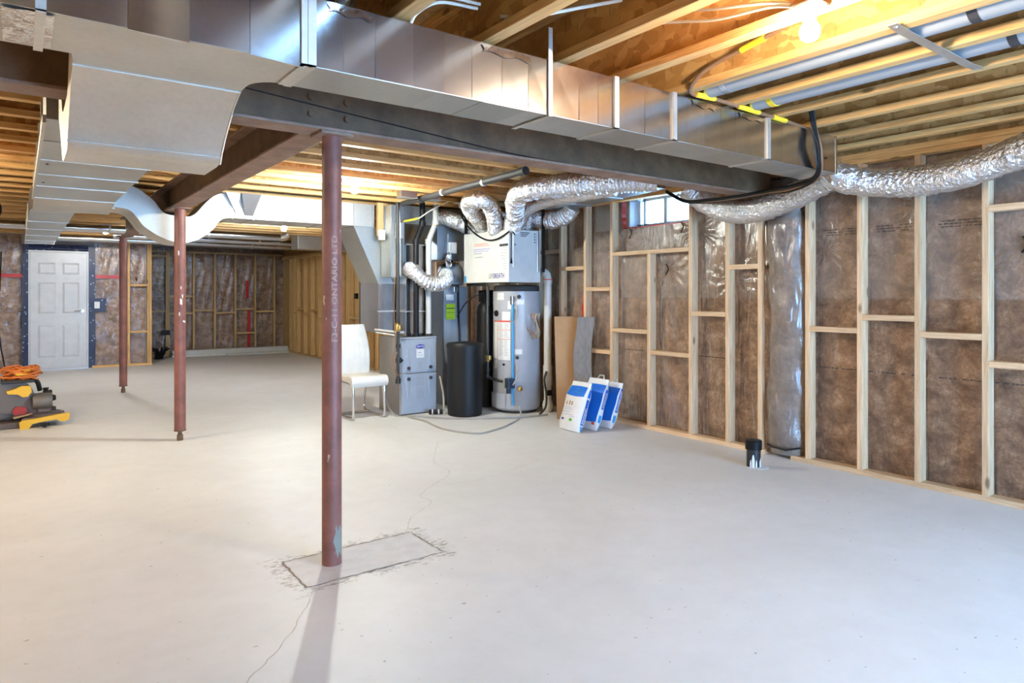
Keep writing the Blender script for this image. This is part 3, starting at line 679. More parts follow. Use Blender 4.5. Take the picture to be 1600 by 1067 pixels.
MB().grid(lambda u, v: (-.04+.12*u, 2.26+.30*v, Z0-.004-.002*math.sin(9*u+7*v)), 6, 10).solid(.002).build('foil_tape', TAPE_FOIL, lt, True)
prof_lo = [(2.68, Z0), (2.72, 2.075), (2.79, 2.045), (2.86, 2.0), (2.93, 1.945), (2.98, 1.90), (3.0, 1.872), (3.012, 1.858)]
prof_lo2 = prof_lo + [(3.06, 1.853), (3.30, 1.853), (3.36, 1.87), (3.44, 1.93), (3.56, 2.03), (3.68, 2.105), (3.75, 2.12)]
prof_up = [(2.68, 2.32), (2.75, 2.31), (2.83, 2.27), (2.90, 2.19), (2.97, 2.10), (3.02, 2.06), (3.30, 2.055), (3.38, 2.08), (3.5, 2.2), (3.62, 2.30), (3.75, 2.325)]
XL, XR = .145, .68
pl = resample([(0, a, b) for a, b in prof_lo2], .03)
m = MB(); A = [m.b.verts.new((XL, p.y, p.z)) for p in pl]; B = [m.b.verts.new((XR, p.y, p.z)) for p in pl]
for i in range(len(pl)-1): m.b.faces.new((A[i], A[i+1], B[i+1], B[i]))
m.build('drop_underside', GALV_PALE, lt, True)
pu = resample([(0, a, b) for a, b in prof_up], .03)
m = MB(); A = [m.b.verts.new((XL, p.y, p.z)) for p in pu]; B = [m.b.verts.new((XR, p.y, p.z)) for p in pu]
for i in range(len(pu)-1): m.b.faces.new((A[i], A[i+1], B[i+1], B[i]))
m.build('drop_top', GALV_PALE, lt, True)
for x in (XL, XR):
    m = MB(); poly_ = [(x, a, b) for a, b in prof_lo2]+[(x, a, b) for a, b in prof_up[::-1]]
    m.b.faces.new([m.b.verts.new(p) for p in poly_]); bmesh.ops.triangulate(m.b, faces=m.b.faces)
    m.build('drop_side', GALV_PALE, lt)
for yy, zz in ((2.69, 2.085), (2.99, 1.885)):
    MB().tube([(XL-.002, yy, zz-.002), (XR+.004, yy, zz-.002)], .0035, 6).build('seam', GALV_PALE, lt, True)
MB().tube([(XR+.002, a, b) for a, b in prof_lo], .0045, 6).build('seam', GALV_PALE, lt, True)
# trunk along the left of the second beam
tk = thing('trunk_duct', 'wide grey trunk duct running away under the joists at left', 'duct', (.39, 5.5, 2.12))
ysx = [3.75, 4.3, 4.9, 5.5, 6.1, 6.85]
for a, b in zip(ysx, ysx[1:]): MB().box(.10, .68, a+.001, b-.001, 2.12+random.uniform(-.002, .001), 2.328).build('section', GALV_DULL, tk)
for y in ysx[1:]: MB().box(.09, .69, y-.012, y+.012, 2.112, 2.33).build('drive_cleat', GALV_PALE, tk)
MB().box(.085, .10, 3.75, 6.85, 2.10, 2.135).build('corner_fold', GALV_PALE, tk)
MB().loft([[(.10, 6.85, 2.12), (.68, 6.85, 2.12), (.68, 6.85, 2.328), (.10, 6.85, 2.328)], [(.10, 7.05, 2.085), (.68, 7.05, 2.085), (.68, 7.05, 2.328), (.10, 7.05, 2.328)]]).build('lip', GALV_PALE, tk)
MB().box(.10, .70, 7.05, 7.6, 2.085, 2.328, .004).build('section', GALV_PALE, tk)
MB().loft([[(.10, 7.6, 2.11), (.68, 7.6, 2.11), (.68, 7.6, 2.328), (.10, 7.6, 2.328)], [(.08, 8.1, 2.13), (.45, 8.1, 2.13), (.45, 8.1, 2.328), (.08, 8.1, 2.328)]]).build('reducer', GALV_DULL, tk)
for a, b in zip((8.1, 9.2, 10.3, 11.4, 12.5), (9.2, 10.3, 11.4, 12.5, 13.2)): MB().box(.08, .45, a+.001, b-.001, 2.13+random.uniform(-.002, .001), 2.328).box(.07, .46, b-.02, b, 2.122, 2.33).build('section', GALV_DULL, tk)
for y in (5.05, 5.9): MB().lathe([(.008, 0), (.008, .004)], .14, y, 6, 'z', 2.114).build('screw', BLACK, tk)
# branch duct: leaves the trunk, dips under the second beam, then runs to the furnace return
br = thing('return_duct', 'long pale rectangular duct with a curved dip under the beam', 'duct', (2.2, 7.27, 2.06))
lo = [(.69, 2.10), (.80, 2.085), (.86, 2.03), (.92, 1.947), (.98, 1.90), (1.05, 1.856), (1.16, 1.812), (1.27, 1.80), (1.36, 1.825), (1.42, 1.858), (1.48, 1.905), (1.54, 1.962), (1.575, 2.02), (1.62, 2.055), (1.68, 2.066), (1.9, 2.068)]
up = [(.69, 2.325), (.80, 2.31), (.90, 2.27), (1.0, 2.19), (1.07, 2.10), (1.12, 2.065), (1.27, 2.05), (1.36, 2.08), (1.45, 2.19), (1.55, 2.28), (1.68, 2.315), (1.9, 2.318)]
YF, YK = 7.0, 7.5
for nm, P in (('dip_underside', lo), ('dip_top', up)):
    q = resample(spline([(a, 0, b) for a, b in P], 5), .02); m = MB()
    A = [m.b.verts.new((p.x, YF, p.z)) for p in q]; B = [m.b.verts.new((p.x, YK, p.z)) for p in q]
    for i in range(len(q)-1): m.b.faces.new((A[i], A[i+1], B[i+1], B[i]))
    m.build(nm, GALV_PALE, br, True)
for y in (YF, YK):
    m = MB(); P = [(a.x, y, a.z) for a in spline([(a, 0, b) for a, b in lo], 4)]+[(a.x, y, a.z) for a in spline([(a, 0, b) for a, b in up], 4)][::-1]
    m.b.faces.new([m.b.verts.new(p) for p in P]); bmesh.ops.triangulate(m.b, faces=m.b.faces); m.build('dip_side', GALV_PALE, br)
xs_ = [1.9, 2.25, 2.62, 2.98, 3.22]
for a, b in zip(xs_, xs_[1:]): MB().box(a+.001, b-.001, YF+random.uniform(0, .002), YK, 2.068, 2.318).build('section', GALV_PALE, br)
for x in (1.70, 1.9, 2.62, 2.98, 3.2): MB().box(x-.01, x+.01, YF-.01, YF-.001, 2.06, 2.32).box(x-.01, x+.01, YF-.01, YK, 2.06, 2.067).build('drive_cleat', GALV_PALE, br)
MB().loft([[(1.82, YF-.012, 2.10), (1.90, YF-.012, 2.10), (1.90, YF, 2.10), (1.82, YF, 2.10)], [(1.77, YF-.09, 2.31), (1.96, YF-.09, 2.31), (1.96, YF, 2.31), (1.77, YF, 2.31)]]).build('takeoff_boot', GALV, br)
MB().loft([[(1.73, YF-.015, 2.12), (1.735, YF-.015, 2.12), (1.735, YF, 2.12), (1.73, YF, 2.12)], [(1.63, YF-.06, 2.31), (1.765, YF-.06, 2.31), (1.765, YF, 2.31), (1.63, YF, 2.31)]]).build('takeoff_wedge', GALV_DULL, br)
# slanted boot down to the furnace return drop
MB().loft([[(2.98, YF+.01, 2.06), (3.22, YF+.01, 2.10), (3.22, YK, 2.10), (2.98, YK, 2.06)], [(3.27, YF+.01, 1.44), (3.45, YF+.01, 1.44), (3.45, YK, 1.44), (3.27, YK, 1.44)]]).build('slanted_boot', GALV_DULL, br)
MB().box(3.268, 3.452, YF+.005, YK, 1.12, 1.44).build('drop_section', GALV, br); MB().box(3.268, 3.452, YF+.006, YK, .88, 1.12).build('drop_section', GALV, br)
for z in (1.44, 1.12): MB().box(3.26, 3.46, YF-.003, YF+.01, z-.008, z+.008).build('drive_cleat', GALV_PALE, br)

# ------------------------------------------------------------------ furnace group
fu = thing('furnace', 'waist-high grey furnace with blue-grey front doors and oval badge', 'furnace', (3.53, 6.8, 0))
FX0, FX1, FY0, FY1, FH = 3.315, 3.755, 6.535, 7.08, .838
MB().box(FX0, FX1, FY0+.03, FY1, .004, FH, .004).build('cabinet', FURN_SIDE, fu)
MB().box(FX0+.02, FX1-.02, FY0+.05, FY1-.02, 0, .004).build('base', DARK, fu)
MB().box(FX0-.004, FX1+.004, FY0+.01, FY0+.06, FH-.015, FH+.006, .003).build('top_rail', FURN_GREY, fu)
def fdoor(z0, z1, up):
    d = MB().box(FX0+.004, FX1-.004, FY0, FY0+.03, z0, z1, .008).build('front_door', FURN_GREY, fu)
    for xx in (FX0+.085, FX1-.085):
        zb, zt = (z0+.02, z0+.27) if up else (z1-.02, z1-.27)
        MB().hull([(xx-.035, FY0+.001, zb), (xx+.035, FY0+.001, zb), (xx+.006, FY0+.001, zt), (xx-.006, FY0+.001, zt)],
                  [(xx-.026, FY0-.012, zb+(.01 if up else -.01)), (xx+.026, FY0-.012, zb+(.01 if up else -.01)), (xx+.002, FY0-.004, zt-(.02 if up else -.02)), (xx-.002, FY0-.004, zt-(.02 if up else -.02))]).build('handle_wedge', FURN_GREY, d)
        MB().lathe([(.019, 0), (.019, -.016), (.012, -.02)], xx, FY0-.008, 14, 'y', zb+(.035 if up else -.035)).build('knob', DARK, d, True)
    return d
dU = fdoor(.455, FH-.018, True); dL = fdoor(.014, .447, False)
m = MB().lathe([(1, 0), (1, -.006), (.9, -.009)], 0, 0, 32, 'y', 0)
for v in m.b.verts: v.co = Vector((3.545+v.co.x*.052, FY0-.002+v.co.y, .742+v.co.z*.021))
m.build('badge', INK_BLUE, dU, True)
text('badge_lettering', 'Carrier', .030, PAPER, dU, (3.545, FY0-.0118, .7335), (1, 0, 0), (0, 0, 1), .0004, .0004, 'CENTER')
MB().box(3.50, 3.595, FY0-.002, FY0+.002, .615, .712).build('paper_tag', PAPER, dU); MB().box(3.52, 3.56, FY0-.003, FY0, .670, .678).box(3.515, 3.58, FY0-.003, FY0, .645, .648).build('tag_print', INK_GREY, dU)
m = MB()
for z in (.565, .552, .539, .526, .513, .50): m.box(3.52, 3.575, FY0-.001, FY0+.001, z, z+.005)
tag(m.build('label_print', INK_GREY, dU), kind='stuff')
m = MB()
for i in range(17):
    if i in (8,): continue
    z = .42-.0155*i; m.box(3.495+random.uniform(0, .01), 3.585+random.uniform(0, .01), FY0-.001, FY0+.001, z, z+random.choice((.004, .006, .008)))
tag(m.build('label_print', INK_GREY, dL), kind='stuff')
gas = thing('gas_pipe', 'black iron gas pipe with brass valve dropping beside the furnace', 'pipe', (3.26, 6.50, .4))
MB().tube([(3.26, 6.50, .38), (3.26, 6.50, .92)], .018, 12).lathe([(.026, 0), (.026, .05)], 3.26, 6.50, 12, 'z', .36).lathe([(.027, 0), (.027, .05)], 3.26, 6.50, 12, 'z', .58).lathe([(.027, 0), (.027, .04)], 3.26, 6.50, 12, 'z', .74).tube([(3.26, 6.5, .60), (3.33, 6.54, .60)], .016, 10).lathe([(.03, 0), (.03, .02)], 3.30, 6.55, 12, 'x', .60).build('pipe', BLACK_IRON, gas, True)
MB().tube([(3.26, 6.50, 1.0), (3.26, 6.50, 1.45), (3.28, 6.55, 2.30)], .019, 12).build('pipe', BLACK_IRON, gas, True)
MB().lathe([(.022, .0), (.034, .015), (.034, .06), (.024, .075), (.03, .09)], 3.26, 6.50, 12, 'z', .915).box(3.245, 3.275, 6.44, 6.47, .93, .99, .004).build('valve', BRASS, gas, True)
tag(MB().tube(spline([(3.31, 6.62, 1.9), (3.24, 6.55, 1.3), (3.22, 6.5, .95), (3.22, 6.48, .75), (3.20, 6.5, .62), (3.22, 6.47, .48), (3.30, 6.51, .40)], 8), .005, 6).tube(spline([(3.24, 6.47, .7), (3.19, 6.46, .6), (3.24, 6.46, .46), (3.31, 6.52, .47)], 8), .005, 6).build('control_wire', CABLE_B, loc=(3.22, 6.5, .9), smooth=True), 'thin brown control wires hanging down the furnace side', 'cable')
tag(MB().tube([(3.27, 7.09, .91), (3.27, 6.52, .905), (3.33, 6.50, .905)], .012, 8).tube([(3.26, 7.05, .88), (3.26, 6.56, .87)], .008, 8).build('conduit', WHITE, loc=(3.27, 6.8, .9), smooth=True), 'white conduit pipe along the top edge of the furnace side', 'pipe')
# plenum above the furnace
pl_ = thing('furnace_plenum', 'tall shiny sheet metal plenum standing on the furnace', 'duct', (3.62, 7.0, .86))
for z0, z1 in ((.845, 1.12), (1.12, 1.50), (1.50, 1.868)): MB().box(3.47, 3.78, 6.72+random.uniform(0, .003), 7.3, z0+.001, z1-.001, .002).build('section', GALV, pl_)
for z in (1.12, 1.868): MB().box(3.465, 3.785, 6.714, 6.722, z-.006, z+.006).box(3.464, 3.471, 6.714, 7.3, z-.006, z+.006).build('seam', GALV_PALE, pl_)
MB().loft([[(3.47, 6.72, 1.87), (3.78, 6.72, 1.87), (3.78, 7.3, 1.87), (3.47, 7.3, 1.87)], [(3.50, 6.90, 2.12), (3.95, 6.90, 2.12), (3.95, 7.3, 2.12), (3.50, 7.3, 2.12)]]).build('sloped_hood', GALV_DULL, pl_)
MB().box(3.46, 4.88, 6.88, 7.3, 2.12, 2.325, .003).build('top_run', GALV_DULL, pl_)
MB().box(3.30, 3.47, 6.75, 7.0, 1.50, 2.30, .003).build('side_box', GALV_DULL, pl_)
tag(MB().tube([(3.541, 6.62, FH+.007), (3.541, 6.62, 1.88), (3.555, 6.62, 1.93), (3.605, 6.62, 2.05), (3.621, 6.62, 2.10), (3.621, 6.62, 2.335)], .032, 16).lathe([(.04, 0), (.04, .05)], 3.541, 6.62, 16, 'z', 1.87).lathe([(.04, 0), (.04, .05)], 3.621, 6.62, 16, 'z', 2.07).lathe([(.045, 0), (.045, .03)], 3.541, 6.62, 16, 'z', FH+.006).build('vent_pipe', BLACK, loc=(3.54, 6.62, .86), smooth=True), 'black plastic vent pipe with an offset rising from furnace top', 'pipe')
wv = thing('vent_pipe', 'white plastic vent pipe with an offset rising from furnace top', 'pipe', (3.722, 6.64, .86))
MB().tube([(3.722, 6.66, FH+.007), (3.722, 6.66, 1.90), (3.735, 6.66, 1.95), (3.795, 6.66, 2.08), (3.81, 6.66, 2.13), (3.81, 6.66, 2.335)], .031, 16).lathe([(.038, 0), (.038, .05)], 3.722, 6.66, 16, 'z', 1.88).lathe([(.038, 0), (.038, .05)], 3.81, 6.66, 16, 'z', 2.10).build('pipe', PVC, wv, True)
MB().lathe([(.039, 0), (.039, .012)], 3.81, 6.66, 16, 'z', 2.088).build('primer_ring', BRASS, wv); MB().lathe([(.042, 0), (.042, .025)], 3.722, 6.66, 16, 'z', FH+.006).build('collar', DARK, wv)
# lumber stubs with boxes, white switch box
st = thing('hanging_stud', 'short pale lumber stub hung from joists with metal box at end', 'lumber', (3.28, 6.90, 2.0))
MB().box(3.215, 3.285, 6.90, 6.94, 1.96, 2.335, .002).build('board', OLDW[2], st); MB().box(3.215, 3.285, 6.86, 6.90, 1.915, 2.03, .003).build('electrical_box', WHITE, st)
st = thing('hanging_stud', 'slimmer lumber stub with grey box hung right of the pale stub', 'lumber', (3.315, 6.92, 2.0))
MB().box(3.30, 3.345, 6.93, 6.965, 1.95, 2.335, .002).build('board', OLDW[2], st); MB().box(3.30, 3.345, 6.89, 6.93, 1.90, 2.02, .003).build('electrical_box', STEEL, st)
sb = thing('switch_box', 'white shut-off switch box with conduit mounted above the gas pipe', 'switch', (3.405, 6.72, 1.95))
MB().box(3.345, 3.425, 6.68, 6.74, 1.93, 2.10, .005).build('body', WHITE, sb); MB().tube([(3.385, 6.72, 1.52), (3.385, 6.72, 1.93)], .035, 14).build('conduit', GALV_PALE, sb, True)
MB().tube([(3.385, 6.71, 2.10), (3.385, 6.71, 2.18), (3.37, 6.71, 2.33)], .012, 8).build('conduit', STEEL, sb, True)
tag(MB().tube(spline([(3.40, 6.66, 2.11), (3.46, 6.60, 2.12), (3.53, 6.56, 2.14), (3.65, 6.45, 2.24), (3.80, 6.35, 2.33)], 8), .007, 6).build('power_cable', CABLE_W, loc=(3.4, 6.66, 2.11), smooth=True), 'pale cable arching from the white switch box up to the joists', 'cable')
tag(MB().tube(spline([(3.41, 6.65, 2.115), (3.46, 6.595, 2.125), (3.53, 6.552, 2.145)], 6), .012, 8).build('cable_sleeve', CABLE_Y, loc=(3.46, 6.6, 2.12), smooth=True), 'yellow sleeve on the cable leaving the white switch box', 'cable')
for q, (x, y, lab) in enumerate(((3.12, 6.02, 'square grey junction box on joists right of the rear bulb'), (3.42, 6.02, 'dark grey junction box with copper pipe stub under joists'))):
    j = thing('junction_box', lab, 'box', (x, y, 2.30)); MB().box(x-.09+.03*q, x+.09-.03*q, y-.05, y+.05, 2.275, 2.339, .003).build('box', STEEL, j); MB().box(x-.095+.03*q, x+.095-.03*q, y-.055, y+.055, 2.268, 2.275, .001).build('cover', GALV_PALE, j)
# bypass flex between plenum and humidifier
tag(flex_tube([(3.50, 6.70, 1.60), (3.52, 6.57, 1.535), (3.60, 6.52, 1.455), (3.74, 6.52, 1.425), (3.88, 6.56, 1.46), (3.97, 6.70, 1.53)], .085, .034, .018, 20, .008).build('bypass_flex_duct', FOIL, loc=(3.72, 6.53, 1.44), smooth=True, angle=60), 'short ribbed foil hose sagging between plenum and humidifier drum', 'duct')
hm = thing('humidifier', 'grey domed humidifier drum behind the short foil hose', 'humidifier', (4.22, 6.98, 1.41))
m = MB().lathe([(.10, 0), (.155, .02), (.165, .08), (.165, .15), (.14, .23), (.08, .275), (.02, .285)], 4.20, 6.98, 28, 'z', 1.412); m.build('body', TANK_GREY, hm, True)
MB().lathe([(.03, 0), (.03, .03), (.015, .04), (.015, .06)], 4.20, 6.98, 12, 'z', 1.69).build('cap', BLACK, hm); MB().tube([(3.96, 6.70, 1.53), (4.08, 6.86, 1.53)], .088, 18).build('inlet_collar', GALV, hm, True)
cb = thing('heat_exchanger_cabinet', 'tall dark grey cabinet with yellow-green label behind black tank', 'cabinet', (4.2, 7.1, 0))
MB().box(4.03, 4.375, 6.86, 7.3, 0, 1.405, .01).build('body', TANK_GREY, cb)
for x0, x1 in ((4.035, 4.14), (4.245, 4.37)): MB().box(x0, x1, 6.85, 6.862, .03, 1.38, .004).build('front_panel', TANK_GREY, cb)
lb = MB().box(4.06, 4.185, 6.843, 6.852, 1.015, 1.20).build('yellow_label', LABEL_Y, cb); MB().box(4.065, 4.18, 6.841, 6.844, 1.14, 1.15).box(4.065, 4.18, 6.841, 6.844, 1.095, 1.099).box(4.065, 4.15, 6.841, 6.844, 1.03, 1.034).build('label_print', INK, lb)
MB().box(4.055, 4.165, 6.843, 6.852, 1.24, 1.31).build('white_label', PAPER, cb); MB().box(4.16, 4.22, 6.83, 6.862, 1.34, 1.40, .004).build('latch', STEEL, cb)
tag(MB().tube([(4.22, 6.84, 1.42), (4.235, 6.83, .86), (4.24, 6.83, .6)], .011, 8).build('drain_tube', BLACK, loc=(4.23, 6.83, .9), smooth=True), 'thin black tube hanging down the dark grey cabinet front', 'tube')
th = thing('wall_thermostat', 'small white control box high on the metal panel left of HRV', 'controller', (4.165, 6.86, 1.86))
MB().box(4.11, 4.215, 6.85, 6.879, 1.80, 1.93, .006).build('body', WHITE, th); MB().box(4.15, 4.205, 6.845, 6.851, 1.83, 1.90, .003).build('face', PAPER, th)
tag(MB().box(3.96, 4.42, 6.88, 7.3, 1.72, 2.118, .002).build('return_plenum', galv('blue_grey_sheet', (.5, .54, .58), .35, .55), loc=(4.2, 7.1, 1.72)), 'plain sheet metal box above the humidifier drum', 'duct')
hf = thing('hanging_foil', 'crumpled foil tag dangling above the humidifier drum', 'foil', (4.08, 6.80, 1.75))
m = MB().grid(lambda u, v: (4.03+.10*u*(1-v*.5)+.01*math.sin(9*v), 6.80+.02*math.sin(7*u+5*v), 1.64+.16*v+.012*math.sin(11*u)), 6, 6).solid(.003); m.build('sheet', TAPE_FOIL, hf, True); MB().tube([(4.06, 6.8, 1.80), (4.06, 6.8, 2.02)], .004, 6).build('string', PVC, hf)
# brine tank, resin tank, feed pipe
bt = thing('brine_tank', 'waist-high round black brine tank on floor right of furnace', 'tank', (4.03, 6.385, 0))
MB().lathe([(.175, .0), (.185, .01), (.19, .1), (.193, .70), (.195, .74)], 4.03, 6.385, 40).build('body', BLACK_TANK, bt, True); MB().lathe([(.202, .74), (.202, .765), (.19, .785), (.05, .797)], 4.03, 6.385, 40).build('lid', BLACK_TANK, bt, True)
MB().lathe([(.012, 0), (.012, -.015)], 4.0, 6.198, 10, 'y', .06).build('drain_plug', DARK, bt); bt.location += Vector((-.11, -.175, 0))
rt = thing('softener_tank', 'tall narrow black softener cylinder with valve between tank and heater', 'tank', (4.44, 6.56, 0))
MB().lathe([(.12, 0), (.12, .05), (.115, .06), (.115, 1.10), (.10, 1.18), (.06, 1.23)], 4.44, 6.56, 28).build('cylinder', BLACK, rt, True); MB().box(4.37, 4.51, 6.49, 6.63, 1.22, 1.36, .012).box(4.39, 4.49, 6.44, 6.50, 1.24, 1.33, .008).build('control_valve', BLACK, rt)
MB().tube([(4.38, 6.44, 1.36), (4.38, 6.44, 1.18)], .02, 8).build('fitting', STEEL, rt)
tag(MB().tube(spline([(4.38, 6.47, 1.30), (4.26, 6.52, 1.29), (4.17, 6.6, 1.2), (4.13, 6.7, 1.05)], 8), .007, 6).build('brine_tube', BLACK, loc=(4.2, 6.5, 1.25), smooth=True), 'thin black tube curving from softener valve toward grey cabinet', 'tube')
gp = thing('gas_pipe', 'dark gas pipe with brass valve running down left of water heater', 'pipe', (4.22, 6.21, .4))
MB().tube([(4.22, 6.21, .40), (4.22, 6.21, 1.40), (4.22, 6.24, 1.42), (4.22, 6.62, 1.42)], .016, 10).lathe([(.024, 0), (.024, .04)], 4.22, 6.21, 10, 'z', .45).lathe([(.024, 0), (.024, .03)], 4.22, 6.21, 10, 'z', .38).build('pipe', BLACK_IRON, gp, True)
MB().lathe([(.026, 0), (.026, .07)], 4.22, 6.21, 10, 'z', .56).box(4.205, 4.235, 6.16, 6.19, .58, .63, .003).build('valve', BRASS, gp)
MB().tube(spline([(4.22, 6.21, .40), (4.25, 6.16, .37), (4.30, 6.02, .35)], 5), .018, 8).build('elbow', BLACK_IRON, gp, True)
# water heater
HX, HY, HR = 4.605, 6.19, .268
wh = thing('water_heater', 'grey cylindrical water heater with warning labels under the white ventilator', 'water heater', (HX, HY, 0))
MB().lathe([(HR-.03, .03), (HR-.004, .05), (HR, .06), (HR, 1.345)], HX, HY, 56).build('tank', HEATER, wh, True)
MB().lathe([(HR-.04, 0), (HR-.04, .035)], HX, HY, 40).build('base', DARK, wh, True); MB().lathe([(HR-.01, 1.345), (HR-.01, 1.40), (HR-.04, 1.415)], HX, HY, 48).build('top_band', DARK, wh, True)
def onheater(name, a0, a1, z0, z1, m, off=.002, par=None):
    return MB().grid(lambda u, v: (HX+(HR+off)*math.cos(a0+(a1-a0)*u), HY+(HR+off)*math.sin(a0+(a1-a0)*u), z0+(z1-z0)*v), 8, 2).build(name, m, par or wh, True)
def ang(u):      # azimuth on the tank seen in column u of the photograph
    s_ = (u-806)/39.0; base = math.atan2(-HY, -HX); return base+math.asin(max(-.99, min(.99, s_)))
L1 = onheater('warning_label', ang(776), ang(796), .59, 1.02, PAPER, .002)
for z0, z1 in ((1.005, 1.022), (.918, .923), (.815, .82)): onheater('red_band', ang(776), ang(796), z0, z1, INK_RED, .0035, L1)
m = MB()
for i in range(22):
    z = .985-.0165*i
    if abs(z-.92) < .012 or abs(z-.817) < .012: continue
    for a, b in ((778, 785), (787, 794)):
        a0, a1 = ang(a), ang(b-random.uniform(0, 3)); m.grid(lambda u, v: (HX+(HR+.004)*math.cos(a0+(a1-a0)*u), HY+(HR+.004)*math.sin(a0+(a1-a0)*u), z+.004*v), 3, 1)
tag(m.build('label_print', INK_GREY, L1), kind='stuff')
L2 = onheater('warning_label', ang(770.5), ang(775.2), .60, 1.02, PAPER, .002); onheater('red_band', ang(770.5), ang(775.2), 1.005, 1.022, INK_RED, .0035, L2)
onheater('small_label', ang(783), ang(796), 1.025, 1.12, PAPER, .003); onheater('small_label', ang(775), ang(786), 1.25, 1.33, PAPER); onheater('small_label', ang(792), ang(807), 1.15, 1.24, PAPER); onheater('small_label', ang(807), ang(818), 1.20, 1.25, PAPER); onheater('small_label', ang(803), ang(815), .655, .71, PAPER); onheater('small_label', ang(770.6), ang(774.8), .49, .58, PAPER)
def knob_at(name, u, z, r, m):
    a = ang(u); M_ = MB().lathe([(r, 0), (r, .012), (r*.7, .02)], 0, 0, 18)
    R_ = Matrix.Translation((HX+HR*math.cos(a), HY+HR*math.sin(a), z)) @ Matrix.Rotation(a, 4, 'Z') @ Matrix.Rotation(PI/2, 4, 'Y')
    for v in M_.b.verts: v.co = R_ @ v.co
    return M_.build(name, m, wh)
knob_at('round_cap', 774, 1.10, .035, BLACK); knob_at('port', 810, 1.285, .022, DARK); knob_at('port', 807, .62, .02, DARK); knob_at('port', 786, .54, .013, BLACK)
gv = MB().box(4.315, 4.40, 5.94, 6.02, .29, .40, .006).lathe([(.03, 0), (.03, .04)], 4.35, 5.93, 14, 'y', .34).box(4.30, 4.34, 5.93, 5.97, .24, .30, .004).build('gas_control', plain('blue_black_control', (.03, .05, .09), .4), wh)
onheater('burner_cover', ang(765.5), ang(789), .06, .22, HEATER, .018); MB().lathe([(.018, 0), (.03, -.03), (.018, -.05)], 4.455, 5.945, 12, 'y', .28).build('drain_cock', BRASS, wh)
MB().tube(spline([(4.42, 5.96, .545), (4.425, 5.93, .50), (4.41, 5.925, .40), (4.36, 5.93, .33)], 6), .008, 6).build('igniter_cable', GREY_TUBE, wh, True)
ra = ang(800); rx0, ry0 = HX+(HR+.016)*math.cos(ra), HY+(HR+.016)*math.sin(ra)
m = MB().tube([(rx0, ry0, .10), (rx0, ry0, 1.25)], .013, 10); m.build('relief_tube', BLUE_TUBE, wh, True); MB().box(rx0-.02, rx0+.02, ry0-.02, ry0+.02, 1.20, 1.29, .005).build('relief_valve', STEEL, wh)
MB().tube(spline([(rx0, ry0, 1.24), (4.42, 5.925, 1.15), (4.41, 5.92, 1.06), (4.37, 5.95, 1.0)], 6), .006, 6).build('cable', GREY_TUBE, wh, True)
a0, a1 = ang(822), ang(842)
MB().grid(lambda u, v: (HX+(HR+.012+.012*math.sin(8*v+6*u))*math.cos(a0+(a1-a0)*u), HY+(HR+.012+.012*math.sin(8*v+6*u))*math.sin(a0+(a1-a0)*u), .82+.28*v), 8, 10).build('plastic_pouch', POLY2, wh, True)
wh.location += Vector((-.06, -.085, 0))
# drain stack right of the heater
dp = thing('drain_stack', 'white plastic standpipe with elbow top right of water heater', 'pipe', (4.71, 5.79, 0))
MB().tube([(4.75, 5.80, .12), (4.75, 5.80, 1.50)]+[(4.75-.09*(1-math.cos(t)), 5.80, 1.50+.06*math.sin(t)) for t in (.4, .8, 1.2, 1.57)], .043, 18).lathe([(.051, 0), (.051, .06)], 4.75, 5.80, 18, 'z', 1.43).lathe([(.051, 0), (.051, .22)], 4.75, 5.80, 18, 'z', .30).lathe([(.03, 0), (.055, .03), (.06, .07), (.05, .13)], 4.75, 5.80, 18, 'z', .0).build('pipe', PVC, dp, True)
MB().lathe([(.052, 0), (.052, .012)], 4.75, 5.80, 18, 'z', 1.47).build('red_band', INK_RED, dp); MB().box(4.71, 4.76, 5.735, 5.76, .19, .25, .004).build('clamp', BLACK, dp)
tag(MB().tube(spline([(4.70, 5.76, .46), (4.67, 5.76, .36), (4.69, 5.75, .22), (4.64, 5.70, .08), (4.52, 5.66, .01)], 8), .012, 8).build('drain_hose', DARK, loc=(4.68, 5.75, .2), smooth=True), 'short dark hose drooping from the white standpipe to floor', 'hose')
# hoses on the floor
tag(MB().tube(spline([(3.27, 6.93, .35), (3.24, 6.75, .14), (3.26, 6.55, .012), (3.42, 6.38, .012), (3.58, 6.12, .012), (3.82, 5.92, .012), (4.1, 5.76, .012), (4.35, 5.66, .012), (4.6, 5.62, .012)], 10), .010, 8).build('drain_hose', GREY_TUBE, loc=(3.4, 6.4, 0), smooth=True), 'thin grey hose running along floor past furnace and black tank', 'hose')
tag(MB().tube(spline([(4.36, 5.81, .10), (4.30, 5.70, .010), (3.98, 5.45, .009), (3.69, 5.30, .009), (3.45, 5.27, .009), (3.31, 5.62, .009), (3.36, 6.1, .009), (3.33, 6.42, .009)], 10), .009, 8).build('drain_hose', GREY_TUBE, loc=(3.69, 5.3, 0), smooth=True), 'grey hose looping over open floor in front of black tank', 'hose')
tp = thing('condensate_trap', 'small black and white trap fitting on floor by furnace corner', 'fitting', (3.66, 6.39, 0))
MB().tube([(3.60, 6.43, .03), (3.72, 6.345, .035)], .028, 12).build('body', BLACK, tp, True); MB().tube([(3.625, 6.412, .031), (3.637, 6.404, .031)], .031, 12).tube([(3.68, 6.373, .033), (3.692, 6.365, .034)], .031, 12).build('ring', PVC, tp)
MB().tube(spline([(3.72, 6.345, .04), (3.735, 6.345, .08), (3.765, 6.41, .22), (3.775, 6.50, .40)], 6), .012, 8).build('tube', GREY_TUBE, tp, True)

